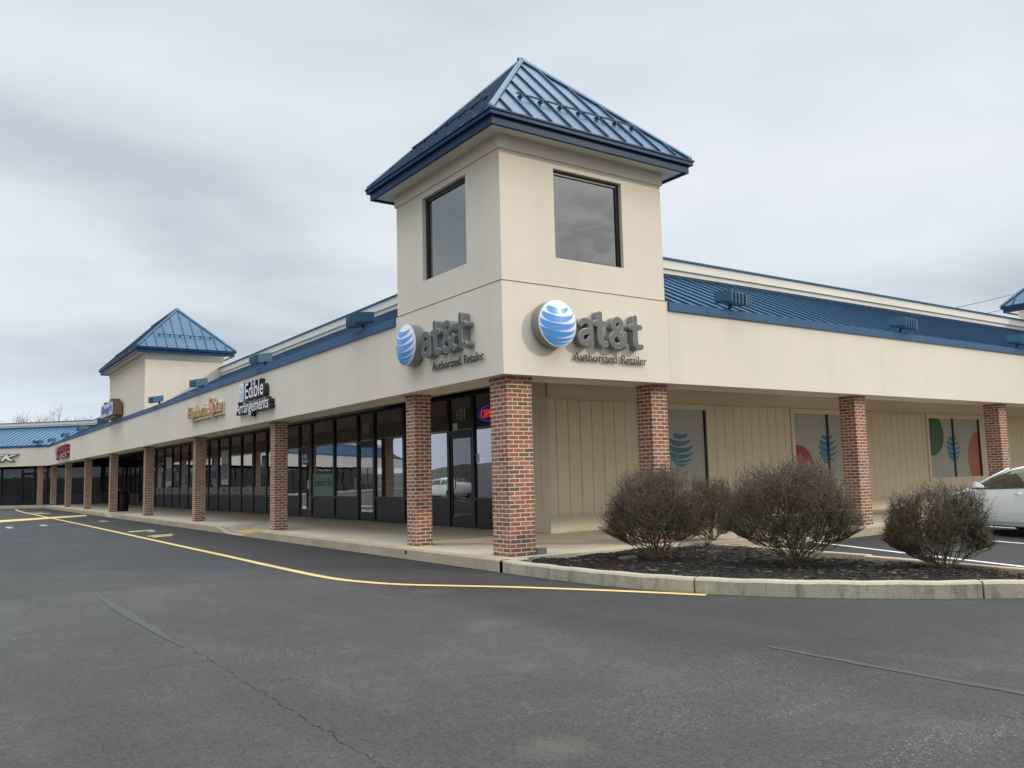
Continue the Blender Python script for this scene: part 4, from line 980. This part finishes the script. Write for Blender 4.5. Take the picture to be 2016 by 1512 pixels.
mb = MB(); disc(mb, LW, 52.6, 3.65, .55, .30, -.2, -.01, 0, 1); disc(mb, LW, 52.6, 3.32, .45, .25, -.19, -.01, 2, 1); mb.build('round_emblem', ['pinkedge', 'redsign', 'lav'], r, loc=off)
r, off = simple_sign(DW, 4, 3.4, 'bike_shop_sign', 'white slanted letters with black edges on the far left fascia')
letters(DW, 'TREK', 6.3, 2.40, 3.27, 3.70, -.16, -.05, ['sign_white', 'sign_black'], 'lettering', r, off, bold=.03, shear=.35)
letters(DW, 'TREK', 6.36, 2.34, 3.23, 3.74, -.14, -.0, ['sign_black', 'sign_black'], 'letter_backing', r, off, bold=.05, shear=.35)

# door numbers, posters and stickers on the shop glass
def sheet(nm, a0, a1, z0, z1, m, label, cat, d=3.945, text=None, group=None):
    r = tag(empty(nm, LW.p((a0+a1)/2, d, z0)), label, cat, group); off = -LW.p((a0+a1)/2, d, z0)
    mb = MB(); LW.prism(mb, a0, a1, d, d+.003, z0, z1); mb.build('sheet', m, r, loc=off)
    return r, off
for nmb, c in (('101', 7.82), ('103', 13.52), ('105', 18.6)):
    r = tag(empty('door_number', LW.p(c, 3.94, 2.85)), {'101': 'pale number over the glass door nearest the corner pillar', '103': 'pale number over the middle glass door, right of the mint banner', '105': 'pale number over the glass door with blue poster'}[nmb], 'number'); off = -LW.p(c, 3.94, 2.85)
    letters(LW, nmb, c+.2, c-.22, 2.72, 3.02, 3.937, 3.942, ['digit', 'digit'], 'digits', r, off, bold=.01)
sheet('notice_sheet', 8.0, 8.22, 2.47, 2.66, 'paper', 'small white notice on the transom of door 101', 'notice')
sheet('notice_sheet', 6.98, 7.1, 1.62, 1.84, 'paper', 'white sticker on window between door 101 and the corner pillar', 'notice')
r, off = sheet('sale_poster', 18.32, 18.95, 1.86, 2.28, 'poster_blue', 'blue and white poster on door 105', 'poster')
mb = MB(); LW.prism(mb, 18.4, 18.88, 3.938, 3.944, 1.93, 2.02); LW.prism(mb, 18.5, 18.8, 3.938, 3.944, 2.08, 2.22); mb.build('poster_panel', 'paper', r, loc=off)
sheet('notice_sheet', 18.3, 18.45, 1.0, 1.3, 'paper', 'small white notice low on door 105', 'notice')
r, off = sheet('spa_banner', 16.08, 17.94, .76, 1.50, 'mint', 'mint green banner with handwriting inside the window right of door 105', 'banner')
letters(LW, 'Euphoria Spa', 17.85, 16.2, 1.0, 1.35, 3.938, 3.942, ['frostink', 'frostink'], 'handwriting', r, off, shear=.35)
sheet('notice_sheet', 14.18, 14.42, .98, 1.34, 'mint', 'pale green card beside the handle of door 103', 'notice')
sheet('notice_sheet', 13.4, 13.56, .30, .35, 'paper', 'tiny white sticker at foot of door 103', 'notice')
for k, (a0, a1, z0, z1, m, lb) in enumerate(((22.98, 23.5, 1.6, 2.35, 'poster_blue', 'narrow purple poster in window left of third pillar from the corner'),
     (28.1, 29.2, 1.2, 2.75, 'paper', 'tall white and grey poster in window right of spa sign pillar'), (29.9, 30.8, 1.25, 2.1, 'poster_pic', 'blue grey picture poster next to the tall white poster'),
     (38.7, 40.1, 1.2, 2.8, 'paper', 'tall pale poster in distant window bay'), (36.9, 37.9, 1.2, 2.3, 'poster_blue', 'purple poster right of the tall pale poster'), (35.2, 35.9, 1.0, 2.2, 'poster_pic', 'narrow blue poster behind the pillar under the hipped tower'))):
    r, off = sheet('window_poster', a0, a1, z0, z1, m, lb, 'poster', group='posters in the shop windows')
    mb = MB(); LW.prism(mb, a0+.1, a1-.1, 3.938, 3.944, z0+.25, z0+.25+(z1-z0)*.45); mb.build('poster_picture', 'poster_pic' if m != 'poster_pic' else 'poster_blue', r, loc=off)
# neon sign
r = tag(empty('open_sign', LW.p(6.1, 3.9, 2.6)), 'lit OPEN sign, red letters in a blue oval, partly behind the corner pillar', 'sign'); off = -LW.p(6.1, 3.9, 2.6)
letters(LW, 'OPEN', 6.80, 6.06, 2.70, 2.90, 3.90, 3.915, ['neon_red', 'neon_red'], 'neon_letters', r, off, bold=-.012)
mb = MB(); mb.tube([LW.p(6.42+.47*math.cos(t*math.pi/16), 3.905, 2.80+.19*math.sin(t*math.pi/16)) for t in range(33)], .007, 6, caps=False); mb.build('neon_oval', 'neon_blue', r, loc=off)
# opening hours lettering
r = tag(empty('hours_lettering', LW.p(7.8, 3.94, .7)), 'white opening hours lettering low on door 101', 'notice'); off = -LW.p(7.8, 3.94, .7)
letters(LW, 'Store Hours', 8.05, 7.55, .80, .86, 3.938, 3.941, ['paper', 'paper'], 'line_of_text', r, off)
letters(LW, 'M-F  10am-8pm', 8.07, 7.62, .72, .77, 3.938, 3.941, ['paper', 'paper'], 'line_of_text', r, off)
letters(LW, 'S    10am-6pm', 8.07, 7.62, .64, .69, 3.938, 3.941, ['paper', 'paper'], 'line_of_text', r, off)

# bin and bench
r = tag(empty('litter_bin', (.85, 35.5, 0)), 'tall black litter bin tucked behind a distant brick pillar', 'bin')
mb = MB(); mb.tube([(0, 0, 0), (0, 0, .05), (0, 0, .9), (0, 0, .95)], [.30, .33, .33, .30], 20); mb.build('bin_body', 'black', r, smooth=False)
mb = MB(); mb.tube([(0, 0, .95), (0, 0, 1.02), (0, 0, 1.12)], [.34, .34, .2], 20); mb.build('bin_lid', 'plastic', r)
r = tag(empty('bench', (2.6, 45.5, 0)), 'small ornate metal bench on the far walkway before the shop windows', 'bench')
mb = MB(); mb.box(-.2, .2, -.7, .7, .42, .46)
mb.build('seat', 'metal', r); mb = MB()
for k in range(5): mb.tube([(.22, -.68+k*.34, .46), (.3, -.68+k*.34, .85)], .012, 6)
mb.tube([(.3, -.72, .85), (.3, .72, .85)], .018, 6); mb.build('backrest', 'metal', r)
for y in (-.62, .62):
    for x in (-.16, .16):
        mb = MB(); mb.tube([(x, y, .42), (x*1.5, y, .22), (x*.8, y, .1), (x*1.4, y, 0)], .018, 6); mb.build('leg', 'metal', r)
mb = MB(); mb.box(-.10, .10, -.055, .055, 0, .10); tag(mb.build('concrete_block', 'greyblock', bev=.012, loc=(.86, .33, 0)), 'grey concrete block at the foot of the corner pillar', 'block')
mb = MB(); mb.box(-.13, .13, -.08, .08, 0, .09); tag(mb.build('edging_stone', 'greyblock', bev=.02, loc=(1.55, -1.0, -.09)), 'grey edging stone in the mulch under the left shrub', 'stone')
mb = MB(); mb.tube([(-.152, 3.05, -.06), (-.158, 3.05, -.06)], .035, 16); tag(mb.build('drain_hole', 'crack'), 'small round drain hole in kerb below second pillar', 'drain')

# ------------------------------------------------------------------ shrubs
def shrub(x, y, z, rw, H, seed, label, dens=1.0):
    rg = random.Random(seed); mb = MB(); up_ = Vector((0, 0, 1))
    def env(a, az):
        k = 1+.08*math.sin(az*3+seed)+.06*math.sin(az*5+a*4+seed*2)+.05*math.sin(az*9+a*11+seed)
        return k/math.sqrt((math.sin(a)/rw)**2+(math.cos(a)/H)**2)*(1-max(0, a-.98)*.75)
    def rotj(d, amt):
        v = Vector((rg.gauss(0, 1), rg.gauss(0, 1), rg.gauss(0, 1)))*amt; return (d+v).normalized()
    def ok(d):
        a = math.acos(max(-1, min(1, d.z)))
        if a > R(60): d = Vector((d.x, d.y, 0)).normalized()*math.sin(R(59))+up_*math.cos(R(59))
        return d
    def pos(d, f):
        a = math.acos(max(-1, min(1, d.z))); az = math.atan2(d.y, d.x); e = min(env(a, az), H*(.90+.05*math.sin(az*2+seed)+.04*math.sin(az*7))/max(.2, math.cos(a)))
        q = d*e*f; q.z += .10*f*(1-f)*0; return q
    def grow(p, f0, d, level):
        fr = (.20, .46, .70, .88, 1.0)[level]; fr += rg.uniform(-.07, .07)
        if level == 4: fr = rg.uniform(.86, 1.05)+(.08 if rg.random() < .03 else 0)
        q = pos(d, fr)
        if fr <= f0 or (q-p).length < .03: return
        mid = p.lerp(q, .5)+Vector((rg.gauss(0, 1), rg.gauss(0, 1), -abs(rg.gauss(0, .6))))*.035*(q-p).length*3
        r_ = (.012, .0085, .0055, .0038, .0029)[level]; rn = (.0085, .0055, .0038, .0028, .0019)[level]
        mb.tube([p, mid, q], [r_, (r_+rn)/2, rn], 3, caps=False)
        if level < 4:
            n = (3, 4, 5, 5)[level]
            if level == 3: n = 4 if rg.random() < .4 else 6
            for _ in range(n):
                grow(q, fr, ok(rotj(d, (.20, .16, .12, .10)[level])), level+1)
            if level == 3 or level == 2:
                # side twigs off the middle
                for _ in range(2):
                    s_ = mid.copy(); dd = (q-p).normalized(); v = (dd+Vector((rg.gauss(0, .5), rg.gauss(0, .5), rg.gauss(.35, .4)))).normalized()
                    L = rg.uniform(.06, .17); mb.tube([s_, s_+v*L*.5, s_+v*L+up_*.02], [.0026, .0022, .0013], 3, caps=False)
    nst = int(15*dens)
    for k in range(nst):
        az = 2*math.pi*(k/nst)*2.6+rg.uniform(-.4, .4); a = R(52)*math.sqrt((k+.5)/nst)
        d = Vector((math.sin(a)*math.cos(az), math.sin(a)*math.sin(az), math.cos(a)))
        b = Vector((rg.gauss(0, .045), rg.gauss(0, .045), -.08)); d = ok(rotj(d, .08))
        grow(b, 0, d, 0)
    o = mb.build('bare_shrub', 'twig', recalc=False, loc=(x, y, z)); tag(o, label, 'shrub', 'leafless shrubs in the planting bed')
    print('shrub faces', len(mb.f))
    return o
shrub(1.69, -1.49, -.06, .84, 1.55, 11, 'leafless rounded shrub nearest the corner pillar, leftmost of the bed', 1.1)
shrub(4.52, .02, -.06, .60, 1.32, 22, 'smaller leafless shrub set back between the two largest shrubs', .8)
shrub(2.42, -3.42, -.06, .98, 1.56, 33, 'widest leafless shrub in the middle of the mulch bed', 1.3)
shrub(3.36, -4.93, -.10, .69, 1.22, 44, 'low spreading leafless shrub in front of the white car', 1.05)

# ------------------------------------------------------------------ car
def make_car(paint_):
    r = empty('parked_car')
    # profile stations: s (from nose), z of sill, shoulder, glass base(belt), top centre ; half widths at sill, shoulder, belt, top
    S = [(0.00, .30, .48, .58, .62, .40, .55, .50, .30), (.06, .24, .48, .66, .72, .62, .72, .66, .45), (.30, .20, .52, .76, .82, .78, .86, .78, .55), (.62, .20, .55, .82, .90, .84, .90, .84, .60),
         (1.05, .20, .57, .89, .98, .86, .91, .87, .62), (1.30, .20, .58, .93, 1.03, .86, .91, .88, .64), (1.75, .20, .58, .95, 1.24, .86, .915, .88, .60), (2.15, .20, .58, .96, 1.39, .86, .915, .88, .56),
         (2.55, .20, .58, .975, 1.46, .86, .915, .88, .55), (3.0, .20, .58, .985, 1.47, .86, .915, .88, .55), (3.45, .20, .58, 1.0, 1.43, .86, .915, .88, .54), (3.85, .20, .58, 1.01, 1.30, .86, .91, .87, .54),
         (4.20, .22, .58, 1.02, 1.12, .84, .90, .84, .56), (4.50, .25, .56, .98, 1.05, .80, .86, .78, .52), (4.66, .32, .55, .85, .90, .70, .74, .68, .45), (4.70, .40, .55, .70, .74, .55, .60, .55, .35)]
    def sec(q):
        s_, zs, zm, zb, zt, ws, wm, wb, wt = q
        return [(0, zs-.02), (ws*.8, zs-.02), (ws, zs), (ws+(wm-ws)*.6, (zs+zm)/2), (wm, zm), (wm-.005, (zm+zb)/2), (wb, zb), (wb*.45+wt*.55+.02, zb+(zt-zb)*.62), (wt+.02, zb+(zt-zb)*.9), (wt*.6, zt-.008), (0, zt)]
    n = len(sec(S[0])); mb = MB(); gl = {}
    grid = []
    for q in S:
        row = []
        for (wd, z) in sec(q): row.append((Vector((-wd, q[0], z)), Vector((wd, q[0], z))))
        grid.append(row)
    glass_mb = {'side_window': MB(), 'windshield': MB(), 'rear_window': MB()}
    for side in (0, 1):
        for i in range(len(S)-1):
            for j in range(n-1):
                vs = [grid[i][j][side], grid[i+1][j][side], grid[i+1][j+1][side], grid[i][j+1][side]]
                g = None
                if j in (6, 7) and 5 <= i <= 11: g = 'side_window'
                if j in (8, 9) and 5 <= i <= 6: g = 'windshield'
                if j in (6, 7) and i == 5: g = 'windshield' if j == 7 else 'side_window'
                if j in (8, 9) and i in (10, 11): g = 'rear_window'
                if g:
                    c = sum(vs, Vector())/4
                    if g == 'side_window' and j == 7 and i > 5:    # leave a painted roof rail
                        t_ = .72
                        a2 = vs[0].lerp(vs[3], t_); b2 = vs[1].lerp(vs[2], t_)
                        glass_mb[g].add([vs[0], vs[1], b2, a2], [(0, 1, 2, 3)]); mb.add([a2, b2, vs[2], vs[3]], [(0, 1, 2, 3)])
                    else: glass_mb[g].add(vs, [(0, 1, 2, 3)])
                else:
                    # wheel arches: drop the lowest side faces there
                    s_m = (S[i][0]+S[i+1][0])/2
                    mb.add(vs, [(0, 1, 2, 3)], 1 if (j == 2 and 0) else 0)
    cap0 = [g[0] for g in grid[0]]+[g[1] for g in reversed(grid[0])]; mb.add(cap0, [tuple(range(len(cap0)))])
    cap1 = [g[0] for g in grid[-1]]+[g[1] for g in reversed(grid[-1])]; mb.add(cap1, [tuple(range(len(cap1)))])
    bm = bmesh.new(); me = bpy.data.meshes.new('body'); me.from_pydata(mb.v, [], mb.f); bm.from_mesh(me)
    bmesh.ops.remove_doubles(bm, verts=bm.verts, dist=.001); bmesh.ops.recalc_face_normals(bm, faces=bm.faces); bm.to_mesh(me); bm.free()
    for p_ in me.polygons: p_.use_smooth = True
    me.materials.append(MAT[paint_]); body = bpy.data.objects.new('body', me); COL.objects.link(body); body.parent = r
    for k, g in glass_mb.items():
        if k != 'side_window': g.build(k, 'carglass', r, smooth=True); continue
        for sd in (-1, 1):
            h_ = MB()
            for f in g.f:
                if g.v[f[0]][0]*sd > 0: h_.add([g.v[i] for i in f], [tuple(range(len(f)))])
            h_.build(k, 'carglass', r, smooth=True)
    for sd in (-1, 1): pass
    # pillars and lines
    for side in (-1, 1):
        mb = MB()
        mb.tube([(side*.875, 1.32, .95), (side*.80, 1.75, 1.16), (side*.66, 2.12, 1.34)], .026, 6); mb.build('window_pillar', paint_, r, smooth=True); mb = MB(); mb.tube([(side*.885, 2.75, .985), (side*.70, 2.82, 1.36)], .03, 6); mb.build('window_pillar', paint_, r, smooth=True); mb = MB(); mb.tube([(side*.88, 3.9, 1.02), (side*.70, 3.55, 1.34)], .05, 6); mb.build('window_pillar', paint_, r, smooth=True)
    mb = MB()
    for side in (-1, 1):
        x = side*.921
        for y in (1.42, 2.76, 3.72): mb.add([(x, y, .30), (x, y+.012, .30), (side*.915, y+.012, .62), (side*.90, y+.012, .94), (side*.90, y, .94), (side*.915, y, .62)], [(0, 1, 2, 5), (5, 2, 3, 4)])
        mb.add([(side*.892, 1.45, .945), (side*.892, 3.8, 1.005), (side*.893, 3.8, .99), (side*.893, 1.45, .93)], [(0, 1, 2, 3)])
    mb.build('door_gap', 'plastic', r, recalc=False)
    mb = MB()
    for side in (-1, 1): mb.hexa([(side*.86, .95, .20), (side*.86, 3.3, .20), (side*.925, 3.3, .22), (side*.925, .95, .22), (side*.86, .95, .33), (side*.86, 3.3, .33), (side*.918, 3.3, .32), (side*.918, .95, .32)])
    mb.build('sill_cladding', 'cartrim', r, bev=.01)
    for side in (-1, 1):
        for y in (2.48, 3.45):
            mb = MB(); mb.tube([(side*.92, y, .845), (side*.955, y+.03, .85), (side*.955, y+.17, .855), (side*.92, y+.2, .855)], .011, 6); mb.build('door_handle', 'chrome', r, smooth=True)
        mb = MB(); mb.hexa([(side*.90, 1.60, .96), (side*1.08, 1.55, .97), (side*1.07, 1.68, .97), (side*.90, 1.72, .96), (side*.90, 1.62, 1.02), (side*1.06, 1.58, 1.10), (side*1.06, 1.67, 1.10), (side*.90, 1.70, 1.02)]); mb.build('side_mirror', 'plastic' if side > 2 else paint_, r, bev=.02, smooth=False)
        mb = MB(); mb.hexa([(side*.45, .03, .58), (side*.74, .18, .60), (side*.80, .42, .64), (side*.5, .14, .6), (side*.45, .03, .68), (side*.74, .18, .72), (side*.80, .42, .76), (side*.5, .14, .7)]); mb.build('headlight', 'chrome', r, bev=.01)
        for y in (.88, 3.72):
            mb = MB(); x0 = side*.93
            # tyre, rim, and a black half disc painting in the arch's shade
            mb.tube([(side*.70, y, .33), (side*.905, y, .33), (side*.925, y, .33)], [.325, .325, .30], 28); wh = mb.build('wheel', 'rubber', r)
            mb2 = MB(); mb2.tube([(side*.90, y, .33), (side*.93, y, .33)], [.215, .20], 24)
            mb2.build('rim', 'rim', wh)
            mb2 = MB(); pts = [(side*.9185, y+.40*math.cos(t*math.pi/12), max(.21, .34+.40*math.sin(t*math.pi/12))) for t in range(13)]
            mb2.add(pts, [tuple(range(13))]); mb2.build('wheel_arch_shade', 'plastic', r, recalc=False)
    mb = MB(); mb.box(-.35, .35, -.02, .02, .36, .52); mb.build('grille', 'plastic', r, bev=.01)
    mb = MB()
    for x in (-.38, .38):
        mb.box(x-.24, x+.24, 2.5, 2.62, .5, 1.12); mb.box(x-.12, x+.12, 2.54, 2.6, 1.14, 1.32)
    mb.box(-.75, .75, 1.35, 1.6, .7, .93); mb.tube([(-.38+.17*math.cos(t*.5236), 1.75, .93+.17*math.sin(t*.5236)) for t in range(13)], .012, 5); mb.build('cabin_interior', 'seat', r)
    return r
car = make_car('carpaint')
hd = Vector((.36, .93, 0)).normalized()      # from tail to nose
nose = Vector((11.13, -.34, 0))
side_right = Vector((hd.y, -hd.x, 0))
def place(c, nose_pt, h):
    # local +y runs from nose to tail, so world yaw maps +y to -h
    c.location = (nose_pt.x, nose_pt.y, GZ); ang = math.atan2(-h.x*-1, -h.y*1) ; c.rotation_euler = (0, 0, math.atan2(h.x, -h.y))
nose_c = nose+side_right*.92
place(car, nose_c, hd)
tag(car, 'white sedan parked nose in to the walkway, cut off by the right edge', 'car')

mb = MB(); nW = 240; ring_ = []
for k in range(nW):
    t = 2*math.pi*k/nW; R_ = 430; h_ = 7+5*mn.noise(Vector((math.cos(t)*6, math.sin(t)*6, 1)))+2.5*mn.noise(Vector((math.cos(t)*40, math.sin(t)*40, 2)))
    for (rr_, zz_) in ((R_-25, GZ-.5), (R_-12, h_*.7), (R_, h_), (R_+60, h_*.5)): mb.v.append((math.cos(t)*rr_, math.sin(t)*rr_+40, zz_))
for k in range(nW):
    for j in range(3): mb.f.append((k*4+j, ((k+1) % nW)*4+j, ((k+1) % nW)*4+j+1, k*4+j+1)); mb.m.append(0)
MAT['woods'] = stucco('far_woods', (.07, .065, .05), .3)
struct(mb.build('wooded_hills', 'woods', smooth=True))
# ------------------------------------------------------------------ distance: bare trees, poles, wires, parked cars seen in the glass
def bare_tree(x, y, H, seed, label):
    rg = random.Random(seed); r = tag(empty('bare_tree', (x, y, GZ)), label, 'tree', 'bare winter trees beyond the roofs')
    tk = MB(); cr = MB()
    def br(p, d, L, rad, lv):
        q = p+d*L*.5+Vector((rg.gauss(0, .04), rg.gauss(0, .04), 0))*L; e = p+d*L
        (tk if lv == 0 else cr).tube([p, q, e], [rad, rad*.85, rad*.68], 5 if lv < 2 else 3, caps=False)
        if lv >= 5: return
        for _ in range((3, 3, 3, 3, 3)[lv]):
            v = (d+Vector((rg.gauss(0, .42), rg.gauss(0, .42), rg.gauss(.1, .22)))).normalized(); br(p.lerp(e, rg.uniform(.65, 1)), v, L*rg.uniform(.6, .82), rad*.6, lv+1)
    br(Vector((0, 0, 0)), Vector((0, 0, 1)), H*.33, H*.011, 0)
    tk.build('trunk', 'twig_far', r); cr.build('crown', 'twig_far', r, recalc=False)
for x, y, H, sd, t in ((3.0, 100, 11.8, 1, 'bare tree left of the distant hipped tower, behind the far roof'), (6.3, 98, 12.2, 2, 'bare tree immediately left of the distant hipped tower'), (.2, 112, 11.6, 3, 'faint bare tree over the far left roof'),):
    bare_tree(x, y, H, sd, t)
r = tag(empty('utility_pole', (95, 30, GZ)), 'wooden utility pole beyond the side wing holding the wires', 'pole')
mb = MB(); mb.tube([(0, 0, 0), (0, 0, 22.2)], [.2, .13], 10); mb.build('pole', 'wood', r)
mb = MB(); mb.box(-.06, .06, -1.2, 1.2, 20.9, 21.05); mb.build('crossarm', 'wood', r)
r2_ = tag(empty('utility_pole', (35, 30.5, GZ)), 'wooden utility pole hidden behind the side wing roof', 'pole')
mb = MB(); mb.tube([(0, 0, 0), (0, 0, 9.6)], [.16, .12], 10); mb.build('pole', 'wood', r2_)
for k, (za, zb, dy) in enumerate(((21.2, 9.3, 0), (19.6, 9.0, .3), (18.0, 8.8, -.3))):
    mb = MB(); mb.tube([(95-t*5.0, 30+dy, za+GZ+(zb-za)*(t/12)-1.2*math.sin(t/12*math.pi)*.4) for t in range(13)], .03, 4)
    tag(mb.build('power_wire', 'wire'), ('highest', 'middle', 'lowest')[k]+' of the three thin wires above the right roof', 'wire', 'wires over the right roof')
rowcars = [((-9.5, 24), (0, 1), 'greypaint', 'grey car parked across the lot, seen mirrored in the shop glass'), ((-13.5, 26.5), (0, 1), 'carpaint', 'white car parked across the lot, seen mirrored in the shop glass'),
           ((-15.0, 45), (.3, .95), 'carpaint', 'white car parked farther across the lot, seen mirrored in the shop glass'), ((-8.5, 13.5), (0, 1), 'carpaint', 'white car nearest the shops, outside the frame and mirrored in the glass'), ]
for (px_, py_), h, m, t in rowcars:
    c = copy_tree(car); place(c, Vector((px_, py_, 0)), Vector((*h, 0)).normalized()); tag(c, t, 'car', 'cars parked across the lot')
    if m != 'carpaint':
        for k in kids(c):
            if k.name.split('.')[0] in ('body', 'window_pillar', 'side_mirror'):
                k.data = k.data.copy(); k.data.materials[0] = MAT[m]
for o in bpy.data.objects:
    if o.parent is not None:
        for k in ('label', 'category', 'group'):
            if k in o and k != 'label': del o[k]
